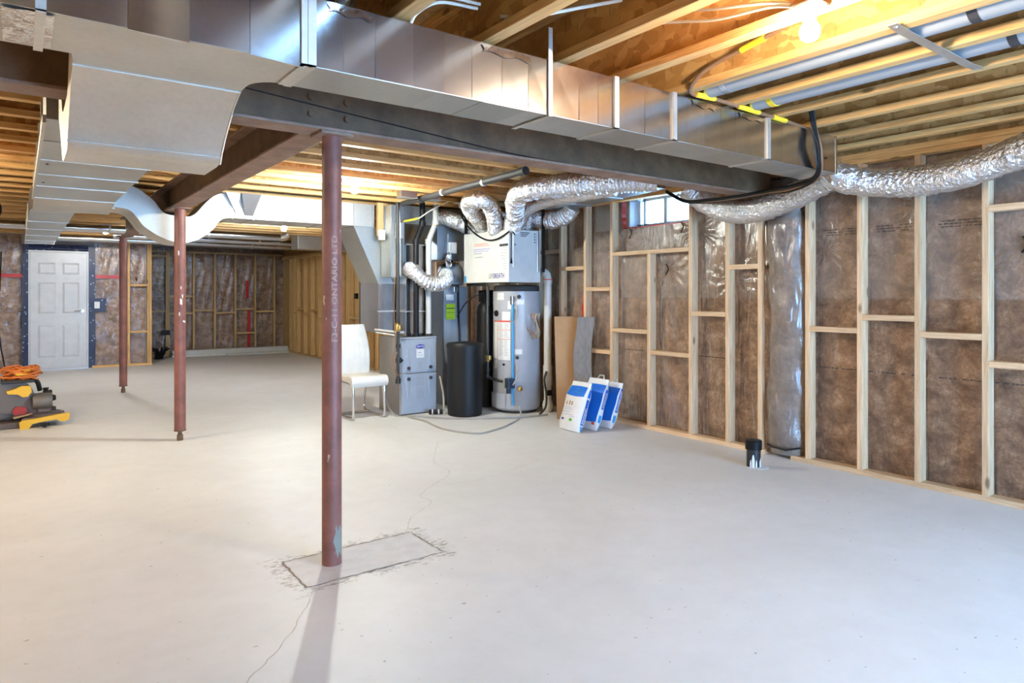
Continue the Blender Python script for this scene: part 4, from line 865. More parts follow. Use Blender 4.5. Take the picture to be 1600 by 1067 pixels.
# ------------------------------------------------------------------ ventilator (HRV) with its flex ducts
VX0, VX1, VY0, VY1, VZ0, VZ1 = 4.144, 4.572, 5.70, 6.583, 1.440, 2.0
hv = thing('ventilator', 'white box ventilator hung from black straps above the water heater', 'ventilator', (4.36, 6.14, 1.44))
MB().box(VX0+.01, VX1, VY0+.005, VY1, VZ0, VZ1, .006).build('cabinet', HRV_WHITE, hv)
fd = MB().box(VX0, VX0+.012, VY0+.004, VY1, VZ0+.001, VZ1-.001, .004).build('front_door', HRV_WHITE, hv)
text('lettering', 'LIFE', .075, INK_GREY, fd, (VX0-.0015, 6.075, 1.485), (0, -1, 0), (0, 0, 1), .0005, .0006, sx=.75)
text('lettering', 'BREATH', .075, INK_BLUE, fd, (VX0-.0015, 5.980, 1.485), (0, -1, 0), (0, 0, 1), .0005, .0006, sx=.72)
MB().box(VX0-.001, VX0+.001, 6.535, 6.575, 1.45, 1.52).build('blue_sticker', CYAN, fd)
for i, (z, y0, y1, mm_) in enumerate(((1.865, 6.36, 6.10, INK_PINK), (1.845, 6.36, 6.08, INK_PINK), (1.805, 6.37, 6.06, INK_PALE), (1.782, 6.37, 6.09, INK_PALE), (1.760, 6.36, 6.23, INK_GREY), (1.720, 6.35, 6.20, INK_GREY))):
    m = MB(); y = y0
    while y > y1:
        w_ = random.uniform(.012, .028); m.box(VX0-.0012, VX0+.001, y-w_, y, z, z+(.012 if i < 4 else .008)); y -= w_+.006
    tag(m.build('panel_print', mm_, fd), kind='stuff')
MB().box(VX0-.0015, VX0+.001, 5.715, 5.87, 1.822, 1.848).build('black_strip', INK, fd); m = MB()
for i in range(9):
    z = 1.805-.028*i; m.box(VX0-.001, VX0+.001, 5.73, 5.73+random.uniform(.06, .13), z, z+.004)
tag(m.build('panel_print', INK_GREY, fd), kind='stuff')
m = MB()
for i in range(3): m.box(4.30, 4.42-.02*i, VY0+.003, VY0+.006, 1.965-.018*i, 1.973-.018*i)
for i in range(4): m.box(4.485, 4.50, VY0+.003, VY0+.006, 1.955-.03*i, 1.967-.03*i)
m.box(4.20, 4.235, VY0+.003, VY0+.006, 1.83, 1.845); m.build('side_print', INK, hv)
MB().box(4.515, 4.545, VY0-.012, VY0+.006, 1.55, 1.99, .003).build('side_rail', STEEL, hv); MB().box(4.20, 4.215, VY0-.004, VY0+.005, 1.60, 1.99).build('side_rail', HRV_WHITE, hv)
for i, (x, y, z0, lab) in enumerate(((4.12, 6.50, 2.0, 'black strap at the far left corner of white ventilator'), (4.165, 5.685, 1.63, 'black strap with loose tail at the near corner of white ventilator'), (4.595, 5.685, 1.55, 'black strap at the right edge of white ventilator'))):
    s_ = thing('strap', lab, 'strap', (x, y, z0))
    MB().box(x-.02, x+.02, y-.004, y+.004, max(z0, 1.99) if i == 1 else z0, 2.339).build('webbing', BLACK, s_)
    if i == 1: MB().loft([[(x-.004, y-.003, 1.99), (x+.004, y-.003, 1.99), (x+.004, y+.003, 1.99), (x-.004, y+.003, 1.99)], [(x-.003, y-.003, 1.70), (x+.003, y-.003, 1.70), (x+.003, y+.003, 1.70), (x-.003, y+.003, 1.70)], [(x-.013, y-.005, 1.635), (x+.013, y-.005, 1.635), (x+.013, y+.003, 1.635), (x-.013, y+.003, 1.635)]]).build('loose_tail', BLACK, s_)
tag(MB().tube(spline([(4.02, 6.42, 2.33), (4.03, 6.46, 2.21), (4.09, 6.40, 2.07), (4.12, 6.27, 1.97), (4.125, 6.08, 1.905), (4.125, 5.92, 1.90), (4.125, 5.78, 1.93), (4.14, 5.69, 1.97)], 10), .009, 8).build('electric_cable', BLACK, loc=(4.12, 6.1, 1.92), smooth=True), 'black power cord draped across the white ventilator front', 'cord')
tag(MB().tube(spline([(4.08, 5.92, 2.33), (4.06, 5.85, 2.22), (4.09, 5.72, 2.10), (4.13, 5.66, 2.0), (4.18, 5.64, 1.93)], 8), .007, 6).tube(spline([(4.08, 5.95, 2.2), (4.10, 5.80, 2.12), (4.13, 5.67, 2.05)], 8), .006, 6).build('electric_cable', BLACK, loc=(4.1, 5.7, 2.1), smooth=True), 'black cords running down over the silver hoses to ventilator corner', 'cord')
oc = thing('cord_outlet', 'white ceiling outlet plate on joists above the power cord', 'outlet', (3.98, 6.40, 2.335))
MB().box(3.92, 4.06, 6.34, 6.46, 2.325, 2.339, .002).build('plate', PVC, oc); MB().lathe([(.03, 0), (.03, -.03), (.02, -.05)], 3.99, 6.40, 12, 'z', 2.325).build('plug', PVC, oc)
FD = [("foil duct curving down to the far left of white ventilator", [(3.98, 6.95, 2.22), (4.02, 6.80, 2.21), (4.14, 6.62, 2.13), (4.27, 6.50, 2.02), (4.29, 6.48, 1.99)], .095),
      ("foil duct bent out from the left part of white ventilator top", [(4.28, 6.30, 1.99), (4.17, 6.26, 2.10), (3.86, 6.0, 2.205), (3.60, 5.60, 2.232), (3.68, 5.44, 2.215), (3.93, 5.68, 2.15), (4.21, 6.03, 2.0)], .085),
      ("foil duct standing in the middle of white ventilator top", [(4.42, 6.20, 1.99), (4.42, 6.20, 2.10), (4.42, 6.20, 2.235)], .09),
      ("foil duct standing behind on the far end of white ventilator top", [(4.28, 6.44, 1.99), (4.29, 6.43, 2.10), (4.36, 6.42, 2.235)], .085),
      ("foil duct standing on the near right corner of white ventilator", [(4.46, 5.84, 1.99), (4.47, 5.84, 2.10), (4.50, 5.86, 2.25)], .085),
      ("fat foil duct running under the joists toward the window", [(4.27, 5.82, 2.0), (4.06, 5.48, 2.11), (3.76, 5.05, 2.215), (3.66, 4.72, 2.238), (3.80, 4.30, 2.243), (4.02, 3.95, 2.243), (4.22, 3.74, 2.243)], .096),
      ("foil hose slung below the rectangular duct right of ventilator", [(4.58, 6.02, 2.24), (4.62, 5.86, 2.15), (4.68, 5.66, 2.115), (4.73, 5.46, 2.16), (4.75, 5.38, 2.24)], .095)]
for lab, pts, r in FD: tag(flex_tube(pts, r, .03, .012, 22, .010).build('flexible_duct', FOIL, loc=pts[0], smooth=True, angle=60), lab, 'duct')
tag(flex_tube([(4.28, 5.72, 2.04), (4.17, 5.42, 2.17), (4.06, 5.0, 2.20), (4.06, 4.6, 2.205), (4.20, 4.2, 2.235)], .065, .05, .004, 18, .006).build('insulated_duct', FOIL, loc=(4.17, 5.42, 2.17), smooth=True, angle=60), 'slim silver duct tucked beneath the fat foil duct', 'duct')
tag(MB().hull([(4.50, 4.2, 2.295), (4.86, 4.2, 2.295), (4.86, 4.2, 2.337), (4.50, 4.2, 2.337)], [(4.50, 5.62, 2.225), (4.86, 5.62, 2.225), (4.86, 5.62, 2.337), (4.50, 5.62, 2.337)]).box(4.49, 4.87, 4.75, 4.77, 2.26, 2.338).box(4.49, 4.87, 5.2, 5.22, 2.235, 2.338).build('rectangular_duct', GALV_DULL, loc=(4.7, 4.9, 2.26)), 'dull rectangular duct under the joists left of the window', 'duct')
# dark drain pipe under the rear joists
dr = thing('overhead_drain_pipe', 'dark plastic drain pipe sloping under joists left of ventilator ducts', 'pipe', (3.27, 5.2, 2.29))
MB().tube([(3.25, 4.25, 2.295), (3.27, 5.2, 2.287), (3.29, 6.45, 2.275)], .029, 14).lathe([(.036, 0), (.036, .07)], 3.25, 4.24, 14, 'y', 2.295).lathe([(.036, 0), (.036, .07)], 3.28, 6.0, 14, 'y', 2.275).build('pipe', DRAIN_BLACK, dr, True)
for y in (4.85, 5.55): MB().lathe([(.033, 0), (.033, .03)], 3.265, y, 14, 'y', 2.286).build('clip', PVC, dr)

# ------------------------------------------------------------------ right wall: insulated flex duct, joint, cables
def sleeve(pts, r): 
    path = resample(spline(pts, 10), .02); m = MB().tube(path, [r+random.uniform(-.006, .006) for _ in path], 26)
    for v in m.b.verts: v.co += Vector((random.uniform(-1, 1), random.uniform(-1, 1), random.uniform(-1, 1)))*.0028
    return m
tag(sleeve([(4.66, 3.80, 2.235), (4.73, 3.73, 2.15), (4.77, 3.56, 2.045), (4.775, 3.35, 1.985), (4.77, 3.12, 1.99), (4.74, 2.85, 2.05), (4.68, 2.62, 2.11), (4.64, 2.50, 2.135)], .094).build('insulated_duct', FOIL, loc=(4.77, 3.3, 1.98), smooth=True, angle=60), 'sagging silver insulated duct hose left of the shiny duct end', 'duct')
tag(sleeve([(4.64, 2.46, 2.14), (4.70, 2.3, 2.085), (4.75, 2.1, 2.06), (4.76, 1.9, 2.055), (4.755, 1.7, 2.075), (4.74, 1.5, 2.12), (4.70, 1.3, 2.17), (4.66, 1.1, 2.20), (4.6, .8, 2.22)], .098).build('insulated_duct', FOIL, loc=(4.75, 1.9, 2.05), smooth=True, angle=60), 'silver insulated duct hose crossing the studs at upper right', 'duct')
m = MB().tube([(4.645, 2.56, 2.13), (4.645, 2.52, 2.14), (4.645, 2.45, 2.14), (4.65, 2.41, 2.125)], [.07, .102, .104, .075], 22).tube([(4.62, 2.48, 2.14), (4.45, 2.44, 2.19), (4.235, 2.40, 2.20)], .07, 18)
tag(m.build('duct_tee', TAPE_FOIL, loc=(4.64, 2.48, 2.14), smooth=True), 'foil-taped joint linking both silver hoses to the shiny duct end', 'duct')
for i, (o1, o2, lab) in enumerate(((0, 0, 'thickest'), (.018, .012, 'middle'), (-.016, .02, 'slack'))):
    pts = [(3.86+o1, 2.20+o2*.3, 2.45), (3.90+o1, 2.205, 2.32), (3.93+o1, 2.20-o2, 2.18), (4.02+o1, 2.26, 2.05-o2), (4.22, 2.55, 2.04-o2*1.5), (4.40, 2.85, 2.062-o2), (4.48, 3.16, 2.066-o2), (4.52, 3.45, 2.075-o2), (4.55, 3.72, 2.10), (4.62, 3.98, 2.22)]
    tag(MB().tube(spline(pts, 8), (.016, .009, .007)[i], 8).build('black_cable', BLACK if i != 1 else CABLE_B, loc=pts[3], smooth=True), ['thick black cable looping down past the shiny duct end', 'brown cable looping beside the thick black one past duct end', 'slack thin black cable in the loop past duct end'][i], 'cable')

# ------------------------------------------------------------------ overhead right: round pipes, strap, lamp and its cables
for i, x in enumerate((2.895, 3.30)):
    p_ = thing('round_duct', ['grey round duct pipe between joists nearest the front bulb', 'grey round duct pipe between joists farther right of the bulb'][i], 'duct', (x, .8, 2.40))
    MB().tube([(x, 2.20, 2.402), (x, -2.2, 2.402)], .069, 24).build('pipe', PIPE_GREY, p_, True)
    MB().tube([(x, 2.38, 2.325), (x, 2.36, 2.36), (x, 2.30, 2.395), (x, 2.18, 2.402)], .066, 22).build('elbow', GALV, p_, True)
    MB().lathe([(.073, 0), (.073, .03)], x, 2.08, 22, 'y', 2.402).build('joint_band', CABLE_Y if i else TAPE_FOIL, p_); MB().lathe([(.0705, 0), (.0705, .035)], x, .98, 22, 'y', 2.402).build('dark_band', DARK, p_)
sx0 = thing('hanger_strap', 'perforated flat metal strap screwed across joists under the round pipes', 'strap', (3.1, 1.2, 2.335))
MB().prism([(2.68, 2.3395), (2.68, 2.337), (2.80, 2.330), (3.40, 2.328), (3.52, 2.334), (3.52, 2.337), (3.40, 2.331), (2.80, 2.333)], 1, 1.185, 1.225).build('strap', GALV_PALE, sx0)
for x in (2.71, 3.11, 3.49): MB().lathe([(.008, 0), (.005, -.005)], x, 1.205, 8, 'z', 2.336).build('screw', STEEL, sx0)
tag(MB().tube([(1.62, 2.42, 2.325), (1.64, 2.5, 2.38), (1.70, 2.62, 2.41), (1.71, 3.1, 2.41)], .066, 20).build('takeoff_elbow', GALV_DULL, loc=(1.65, 2.5, 2.32), smooth=True), 'dull grey takeoff elbow leaving the shiny duct top under a joist', 'duct')
tag(MB().tube([(.93, 2.40, 2.325), (.93, 2.34, 2.38), (.91, 2.2, 2.41), (.91, 1.2, 2.412)], .066, 20).build('takeoff_elbow', TAPE_FOIL, loc=(.93, 2.4, 2.32), smooth=True), 'foil-wrapped takeoff elbow on top of the shiny duct at upper left', 'duct')
def bulb(x, y, z, lab, m, r=.034, base_z=None):
    b = thing('light_bulb', lab, 'lamp', (x, y, z))
    MB().lathe([(r*.5, .05), (r*.62, .03), (r*.95, .012), (r, -.005), (r*.9, -.022), (r*.55, -.034), (r*.1, -.038)], x, y, 20, 'z', z).build('glass', m, b, True)
    MB().lathe([(.02, .046), (.02, .07), (.05, .072), (.055, .085)], x, y, 20, 'z', z).build('lampholder', WHITE, b)
    MB().box(x-.05, x+.05, y-.05, y+.05, z+.085, 2.3395, .001).build('ceiling_box', STEEL, b)
    return b
bulb(2.27, 1.30, 2.248, 'glaring front bulb on a white lampholder under the upper right joists', BULB)
bulb(-2.05, 2.6, 2.248, 'warm bulb on a white lampholder under joists left of the camera', LEFTB)
bulb(-1.4, 6.05, 2.248, 'bulb on a white lampholder under joists out past the trunk duct', SIDEB)
bulb(2.41, 5.655, 2.245, 'bright rear bulb under the joists behind the front red post', REAR)
bulb(1.03, 11.60, 2.248, 'bright bulb near the white door at the back', DOORB)
bulb(3.04, 9.63, 2.248, 'cool white bulb over the far recess', LED)
for i, (pts, lab) in enumerate((([(2.285, 2.35, 2.53), (2.29, 1.94, 2.53), (2.29, 1.72, 2.475), (2.285, 1.50, 2.42), (2.26, 1.38, 2.37), (2.25, 1.35, 2.345)], 'white cable threading joists to the front bulb, upper of two'), ([(2.28, 2.4, 2.51), (2.285, 2.05, 2.515), (2.285, 1.72, 2.43), (2.26, 1.46, 2.385), (2.235, 1.35, 2.345)], 'white cable threading joists to the front bulb, lower of two'))):
    tag(MB().tube(spline(pts, 8), .0065, 8).build('power_cable', CABLE_W, loc=pts[1], smooth=True), lab, 'cable')
tag(MB().tube(spline([(1.14, 2.30, 2.33), (1.16, 2.26, 2.38), (1.26, 2.22, 2.44), (1.46, 2.20, 2.45)], 8), .0065, 8).tube(spline([(1.20, 2.30, 2.33), (1.22, 2.27, 2.38), (1.30, 2.24, 2.43), (1.46, 2.22, 2.44)], 8), .0065, 8).build('power_cable', CABLE_W, loc=(1.2, 2.28, 2.34), smooth=True), 'pair of pale cables rising from the shiny duct into the joists', 'cable')
tag(MB().tube(spline([(1.52, 2.15, 2.40), (1.62, 2.08, 2.40), (1.78, 1.98, 2.44), (1.90, 1.86, 2.46)], 8), .007, 8).build('power_cable', CABLE_W, loc=(1.7, 2.0, 2.42), smooth=True), 'pale cable stretched between two joists over the shiny duct', 'cable')
tag(MB().tube(spline([(2.33, 1.31, 2.335), (2.45, 1.38, 2.40), (2.60, 1.55, 2.45), (2.665, 1.78, 2.44), (2.675, 2.0, 2.41), (2.68, 2.12, 2.37), (2.76, 2.215, 2.335), (2.95, 2.22, 2.34), (3.25, 2.225, 2.335), (3.55, 2.23, 2.332), (3.95, 2.26, 2.33)], 8), .010, 8).build('bonding_cable', CABLE_B, loc=(2.7, 2.1, 2.4), smooth=True), 'brown cable looping from the bulb down along shiny duct top', 'cable')
for pts, lab in (([(2.80, 2.216, 2.335), (2.95, 2.218, 2.340)], 'yellow sleeve on the brown cable by the first round duct'), ([(3.16, 2.222, 2.337), (3.36, 2.226, 2.334)], 'yellow sleeve on the brown cable by the second round duct'), ([(3.50, 2.23, 2.333), (3.64, 2.235, 2.332)], 'yellow sleeve on the brown cable nearest the black cable loop'), ([(2.655, 1.73, 2.444), (2.669, 1.86, 2.43)], 'yellow sleeve high on the brown cable loop by the joist')):
    tag(MB().tube(pts, .0145, 10).build('cable_sleeve', CABLE_Y, loc=pts[0], smooth=True), lab, 'cable')
# round ducts under the far joists
for i, (x0, x1, y, z, r, lab) in enumerate(((-.3, 3.6, 11.55, 2.275, .06, 'shiny round duct under far joists, the nearer run'), (1.2, 4.4, 12.35, 2.25, .055, 'shiny round duct under far joists, the middle run'), (.5, 4.85, 13.2, 2.24, .055, 'shiny round duct under far joists, the farthest run'))):
    p_ = thing('round_duct', lab, 'duct', (x0, y, z)); MB().tube([(x0, y, z), (x1, y, z)], r, 18).build('pipe', GALV, p_, True)
    MB().tube([(x1-.02, y, z), (x1+.06, y, z+.01), (x1+.10, y, z+.06)], r*1.08, 16).build('elbow', GALV_PALE, p_, True)
    for q in (.35, .7): MB().lathe([(r*1.06, 0), (r*1.06, .03)], x0+(x1-x0)*q, y, 16, 'x', z).build('joint_band', GALV_PALE, p_)
tag(MB().box(3.9, 4.9, 11.6, 11.95, 2.10, 2.335, .003).build('rectangular_duct', GALV_DULL, loc=(4.4, 11.8, 2.1)), 'dull rectangular duct box at the far end above bare studs', 'duct')

# ------------------------------------------------------------------ chair
ch = thing('dining_chair', 'cream padded cantilever chair with chrome sled legs beside the furnace', 'chair', (2.96, 6.8, 0))
CX0, CX1, CY0, CY1 = 2.755, 3.165, 6.52, 7.0
seat = [(CY0+.02, .345), (CY0, .385), (CY0+.012, .435), (CY0+.05, .458), (CY0+.2, .452), (CY1-.06, .445), (CY1+.02, .46), (CY1+.02, .40), (CY1-.06, .39), (CY0+.2, .395), (CY0+.08, .385), (CY0+.05, .35)]
sp_ = [(p.y, p.z) for p in spline([(0, a, b) for a, b in seat+[seat[0]]], 3)][:-1]
def rbox(P, x0, x1, e=.02):
    cy = sum(p[0] for p in P)/len(P); cz = sum(p[1] for p in P)/len(P)
    def sc(k_, x): return [(x, cy+(a-cy)*k_, cz+(b-cz)*(1-(1-k_)*4)) for a, b in P]
    return MB().loft([sc(.965, x0), sc(.99, x0+e*.35), sc(1, x0+e), sc(1, x1-e), sc(.99, x1-e*.35), sc(.965, x1)])
rbox(sp_, CX0, CX1).build('seat', LEATHER, ch, True, angle=50)
bk = MB(); LL = []
for i in range(15):
    t = i/14; z = .44+.535*t; y = CY1-.015+.10*t-.05*math.sin(PI*t); hw = .198-.03*t**2; tk_ = .026 if t < .97 else .018
    xc = (CX0+CX1)/2
    LL.append([(xc-hw, y, z), (xc-hw+.02, y-tk_, z), (xc, y-tk_-.004, z), (xc+hw-.02, y-tk_, z), (xc+hw, y, z), (xc+hw-.02, y+tk_, z), (xc, y+tk_, z), (xc-hw+.02, y+tk_, z)])
bk.loft(LL).build('backrest', LEATHER, ch, True, angle=50)
for q in (-.13, -.065, 0, .065, .13):
    MB().tube([((CX0+CX1)/2+q*(1-.15*(i/12)**2), CY1-.015+.10*(i/12)-.05*math.sin(PI*i/12)-.0285, .47+.49*i/12) for i in range(13)], .0022, 5).build('stitch_seam', GYPSUM, ch)
for s_, xx in ((-1, CX0+.03), (1, CX1-.03)):
    MB().tube(spline([(xx, CY0+.40, .375), (xx, CY0+.18, .375), (xx, CY0+.07, .36), (xx, CY0+.05, .30), (xx, CY0+.045, .06), (xx, CY0+.075, .018), (xx, CY0+.16, .014), (xx, CY1-.02, .014), (xx, CY1+.07, .03), (xx, CY1+.095, .10), (xx, CY1+.03, .36), (xx, CY1-.02, .385)], 6), .0135, 12).build('leg', CHROME, ch, True)
MB().tube([(CX0+.03, CY1-.02, .014), (CX1-.03, CY1-.02, .014)], .0135, 12).build('rear_bar', CHROME, ch, True)

# ------------------------------------------------------------------ boards and bags by the right wall
def leaning(name, lab, base, top, zt, wdir, w, th, m, wave=0):
    B_ = Vector((*base, .0)); T_ = Vector((*top, zt)); wv_ = Vector((*wdir, 0)).normalized(); up_ = (T_-B_).normalized(); nn = wv_.cross(up_).normalized()
    if nn.x > 0: nn = -nn
    loops = []
    for i in range(13):
        t = i/12; c_ = B_.lerp(T_, t)+wv_*wave*math.sin(2.2*PI*t+.4)+nn*(abs(wave)*1.2*math.sin(2*PI*t))
        loops.append([c_-wv_*w/2, c_+wv_*w/2, c_+wv_*w/2-nn*th, c_-wv_*w/2-nn*th])
    m_ = MB().loft([[tuple(p) for p in L] for L in loops])
    return tag(m_.build(name, m, loc=tuple(B_)), lab, 'board')
leaning('cardboard_sheet', 'tall brown cardboard strip leaning by the white standpipe', (4.625, 5.33), (4.78, 5.56), 1.07, (.77, -.64), .205, .012, CARD)
leaning('cardboard_sheet', 'second brown cardboard strip just behind the grey plank', (4.72, 5.27), (4.87, 5.47), 1.06, (.77, -.64), .16, .012, CARD)
leaning('vinyl_plank', 'warped dark grey vinyl plank leaning behind the white bags', (4.66, 5.13), (4.84, 5.29), 1.07, (.70, -.72), .18, .005, PLANKG, .02)
def bag(lab, xb, xt, zt, ya, yb, thick, mats):
    r_ = thing('salt_bag', lab, 'bag', (xb, (ya+yb)/2, 0), 'salt bags leaning together')
    B_ = Vector((xb, 0, .0)); T_ = Vector((xt, 0, zt)); up_ = (T_-B_).normalized(); nn = Vector((-up_.z, 0, up_.x))       # nn: outwards, to -X
    nn = nn if nn.x < 0 else -nn
    H_ = (T_-B_).length; W_ = yb-ya; yc = (ya+yb)/2
    def tk(t): return thick*(.30+.70*min(1, t/.16))*(1 if t < .72 else max(.12, 1-(t-.72)/.24))
    def P(u, t, side, e=0.0):          # u 0..1 along width (0 = far left end), t height, side +1 front / -1 back
        wv_ = W_*(1-.06*max(0, t-.8)/.2)
        k_ = .5*tk(t)
        bul = k_*(.70+.30*math.sin(PI*u))+.004*math.sin(11*t+5*u)
        return B_+up_*(H_*t)+nn*(side*(bul+e)+.5*thick*.0)+Vector((0, yc+W_/2*0+(.5-u)*wv_, .0 if t > .02 else .004))
    loops = []
    n = 14
    for i in range(n+1):
        t = i/n; fr = [P(u, t, 1) for u in (0.03, .25, .5, .75, .97)]; bk_ = [P(u, t, -1) for u in (.97, .75, .5, .25, .03)]
        eR = [P(1.0, t, .6), P(1.0, t, -.6)]; eL = [P(0, t, -.6), P(0, t, .6)]
        loops.append([tuple(p) for p in fr+eR+bk_+eL])
    m_ = MB().loft(loops); zmin = min(v.co.z for v in m_.b.verts)
    for v in m_.b.verts: v.co.z -= zmin
    body = m_.build('sack', BAGW, r_, True, angle=60)
    dz = Vector((0, 0, -zmin))
    def patch(name, u0, u1, t0, t1, m, e=.0025, wav=0):
        return MB().grid(lambda a, b: tuple(P(u0+(u1-u0)*a, t0+(t1-t0)*b+wav*math.sin(PI*a)*(1 if b < .5 else -.4), 1, e)+dz), 10, 8).build(name, m, r_, True)
    def gus(name, t0, t1, m, s0=.50, s1=-.45, e=.003):     # on the -Y gusset
        return MB().grid(lambda a, b: tuple(P(1.0, t0+(t1-t0)*b, s0+(s1-s0)*a)+Vector((0, -e, 0))+dz), 2, 8).build(name, m, r_, True)
    def gtext(t0, t1, n_, h0=.28, h1=-.25, m=PAPER):
        g = MB()
        for i in range(n_):
            a = t0+(t1-t0)*i/n_; b = a+(t1-t0)/n_*random.uniform(.5, .8); q0 = h0-random.uniform(0, .1); q1 = h1+random.uniform(0, .12)
            g.grid(lambda u, v: tuple(P(1.0, a+(b-a)*v, q0+(q1-q0)*u)+Vector((0, -.0045, 0))+dz), 1, 1)
        return tag(g.build('side_print', m, r_), kind='stuff')
    return r_, patch, gus, gtext, P, dz
r1, pa, gu, gt, P_, dz = bag('white bag with green mark and blue panel, front of the leaning group', 4.255, 4.425, .455, 4.725, 5.01, .10, None)
pa('blue_panel', .06, .92, .70, .90, BLUE, .003, -.02); pa('green_mark', .52, .66, .185, .235, GREEN); pa('dark_mark', .12, .25, .19, .225, INK_BLUE)
for t, a, b in ((.44, .10, .52), (.405, .12, .62), (.355, .10, .5), (.30, .2, .7), (.27, .5, .75)): pa('front_print', a, b, t, t+.010, INK_PALE)
for t, a, b in ((.845, .40, .58), (.81, .46, .54), (.765, .36, .66)): pa('panel_print', a, b, t, t+.012, CYAN, .0055)
for a, b, c_ in ((.18, .24, .56), (.34, .40, .58), (.46, .52, .57)): pa('picture_mark', a, b, .49, c_, CARD)
gu('blue_side_panel', .15, .66, BLUE2); gt(.18, .50, 11); gu('cyan_square', .035, .125, CYAN)
gu('blue_side_panel', .70, .86, BLUE)
r2, pa, gu, gt, P_, dz = bag('blue-faced bag in the middle of the leaning group', 4.45, 4.63, .475, 4.70, 4.99, .10, None)
pa('blue_face', .0, 1.0, .16, .88, BLUE, .003, -.02); gu('blue_side_panel', .42, .80, BLUE2); gt(.45, .75, 9); gu('cyan_square', .16, .30, CYAN); pa('red_mark', .80, .93, .10, .15, INK_RED)
for u0 in (.42,):
    g = MB().tube([tuple(P_(u0, .985, 0)+dz), tuple(P_(u0+.05, 1.07, 0)+dz), tuple(P_(u0+.28, 1.07, 0)+dz), tuple(P_(u0+.33, .985, 0)+dz)], .008, 8); g.build('carry_handle', PVC, r2, True)
r3, pa, gu, gt, P_, dz = bag('blue-faced bag at the back of the leaning group, nearest the studs', 4.63, 4.80, .43, 4.68, 4.95, .10, None)
pa('blue_face', .0, 1.0, .16, .88, BLUE, .003, -.02); gu('blue_side_panel', .36, .88, BLUE2); gt(.40, .84, 12); gu('cyan_square', .14, .29, CYAN)
g = MB().tube([tuple(P_(.42, .985, 0)+dz), tuple(P_(.46, 1.07, 0)+dz), tuple(P_(.64, 1.07, 0)+dz), tuple(P_(.68, .985, 0)+dz)], .007, 8); g.build('carry_handle', PVC, r3, True)
# floor cleanout
co = thing('cleanout_pipe', 'capped black plastic cleanout pipe stub with spilled white paint', 'pipe', (4.505, 3.03, 0))
MB().lathe([(.052, 0), (.052, .14)], 4.505, 3.03, 28).build('pipe', CHIP, co, True); MB().lathe([(.061, .135), (.061, .198), (.055, .205), (.03, .206)], 4.505, 3.03, 28).build('cap', BLACK, co, True)
MB().box(4.485, 4.525, 3.01, 3.05, .205, .211, .002).build('square_plug', DARK, co)
def drip(a0, a1, z1): return MB().grid(lambda u, v: (4.505+.0535*math.cos(math.radians(a0+(a1-a0)*u)), 3.03+.0535*math.sin(math.radians(a0+(a1-a0)*u)), .002+z1*v*(.6+.4*math.sin(PI*u))), 5, 4).build('paint_drip', PAINT_W, co, True)
drip(-95, -50, .075); drip(-160, -138, .10); drip(-130, -118, .06); drip(-176, -164, .06)
MB().lathe([(.085, .001), (.075, .004), (.04, .006)], 4.515, 3.005, 14).build('paint_spill', PAINT_W, co)

# ------------------------------------------------------------------ miter saw, cord, black stack at far left
ms = thing('miter_saw', 'yellow and grey miter saw standing on the floor at left', 'saw', (.10, 8.3, 0))
MB().prism([(.005, .0), (.075, .0), (.105, .045), (.155, .055), (.30, .07), (.335, .045), (.37, .045), (.405, .06), (.41, .125), (.29, .115), (.15, .095), (.03, .085), (.0, .07)], 1, 8.05, 8.10).build('fence_rail', YELLOW, ms)
MB().box(.03, .38, 8.10, 8.45, .055, .10, .01).build('base', CAST2, ms); MB().lathe([(.15, .09), (.15, .125), (.12, .13)], .20, 8.27, 32).build('turntable', CAST2, ms, True)
MB().box(.17, .24, 8.02, 8.05, .02, .05, .006).lathe([(.022, 0), (.026, -.03), (.02, -.06)], .20, 8.03, 12, 'y', .035).build('lock_knob', BLACK, ms)
MB().prism([(.02, .13), (.20, .13), (.25, .20), (.23, .30), (.12, .32), (.04, .25)], 1, 8.20, 8.27).build('pivot_arm', CAST2, ms)
MB().lathe([(.05, -.08), (.075, -.07), (.085, -.02), (.085, .06), (.07, .09)], .18, 8.20, 24, 'x', .245).build('motor', CAST, ms, True)
MB().lathe([(.03, 0), (.165, .005), (.165, .045), (.03, .05)], -.045, 8.20, 32, 'y', .30).build('blade_guard', CAST, ms, True)
MB().prism([(-.04, .125), (.05, .135), (.065, .17), (.04, .205), (-.03, .21), (-.055, .17)], 1, 8.16, 8.20).build('red_guard', REDLAMP, ms); MB().prism([(-.04, .095), (.10, .125), (.11, .14), (-.05, .112)], 1, 8.14, 8.165).build('guard_lip', CARD, ms)
MB().prism([(-.10, .37), (-.09, .345), (-.01, .335), (.03, .305), (.07, .31), (.10, .35), (.09, .41), (.02, .415), (-.03, .39)], 1, 8.11, 8.19).build('handle_cover', YELLOW, ms)
MB().tube(spline([(-.04, 8.24, .40), (.05, 8.26, .47), (.14, 8.27, .44), (.17, 8.27, .34)], 6), .022, 10).build('handle', BLACK, ms, True)
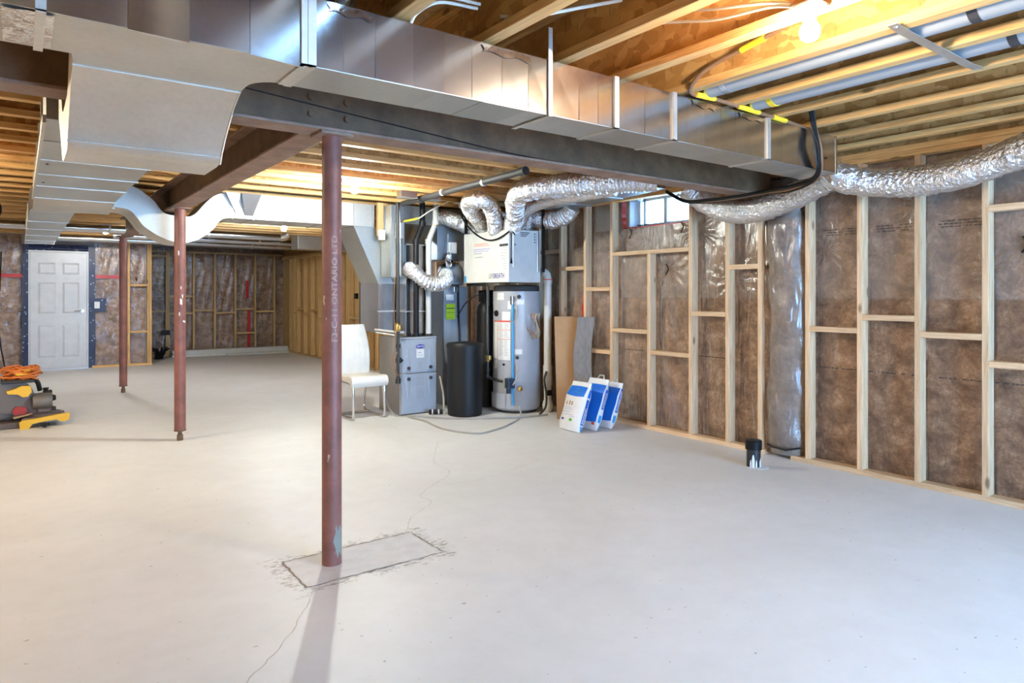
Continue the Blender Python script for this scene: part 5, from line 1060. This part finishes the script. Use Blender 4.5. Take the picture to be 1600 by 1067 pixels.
MB().tube([(.20, 8.25, .32), (.26, 8.22, .33)], .022, 10).lathe([(.03, 0), (.035, .04), (.022, .07)], .23, 8.20, 14, 'x', .27).box(.19, .25, 8.18, 8.24, .285, .345, .008).lathe([(.02, 0), (.028, .03)], .215, 8.2, 10, 'z', .345).build('clamp', BLACK, ms, True)
MB().box(.145, .26, 8.16, 8.23, .13, .235, .012).build('bevel_housing', plain('brown_grey_casting', (.13, .09, .075), .5), ms); MB().lathe([(.018, 0), (.022, .03), (.016, .05)], .25, 8.19, 10, 'x', .165).build('bevel_knob', DARK, ms)
MB().box(-.22, .02, 8.14, 8.50, .0, .06, .01).build('rear_extension', CAST2, ms); MB().box(-.18, .05, 8.30, 8.5, .06, .40, .03).build('dust_housing', CAST, ms)
MB().box(-.15, .12, 8.14, 8.46, .44, .47, .01).build('carry_deck', DARK, ms)
pts = []
rnd = random.Random(3)
for i in range(15*10):
    a = i/10*2*PI; k_ = rnd.uniform(-1, 1); q = i/150
    rx_, ry_ = .125+.04*math.sin(1.7*i/10+1), .13+.03*math.sin(2.3*i/10)
    pts.append((.01+.02*math.sin(i/17)+rx_*math.cos(a), 8.28+ry_*math.sin(a), .485+.09*(.5+.5*math.sin(i/10*2.399))+.012*k_+.02*math.cos(a*2+i)))
cord = thing('extension_cord', 'coiled orange extension cord heaped on top of the miter saw', 'cord', (.035, 8.28, .47))
MB().tube(spline(pts, 3), .0075, 7).build('coil', ORANGE, cord, True); MB().box(-.03, .06, 8.12, 8.16, .515, .545, .01).box(.03, .09, 8.13, 8.17, .555, .58, .008).build('plug', YELLOW, cord)
bs = thing('black_drain_stack', 'black vertical drain stack at the far left edge', 'pipe', (-.26, 8.75, 0))
MB().tube([(-.235, 8.75, 0), (-.235, 8.75, 2.33)], .055, 20).lathe([(.065, 0), (.065, .1)], -.235, 8.75, 20, 'z', 1.92).lathe([(.07, 0), (.085, .04), (.085, .10), (.07, .14)], -.23, 8.75, 20, 'z', 2.12).build('pipe', BLACK, bs, True)
MB().tube(spline([(-.15, 8.72, 1.75), (-.17, 8.72, 1.0), (-.13, 8.70, .62), (-.09, 8.68, .45)], 8), .008, 6).build('cord', BLACK, bs, True)
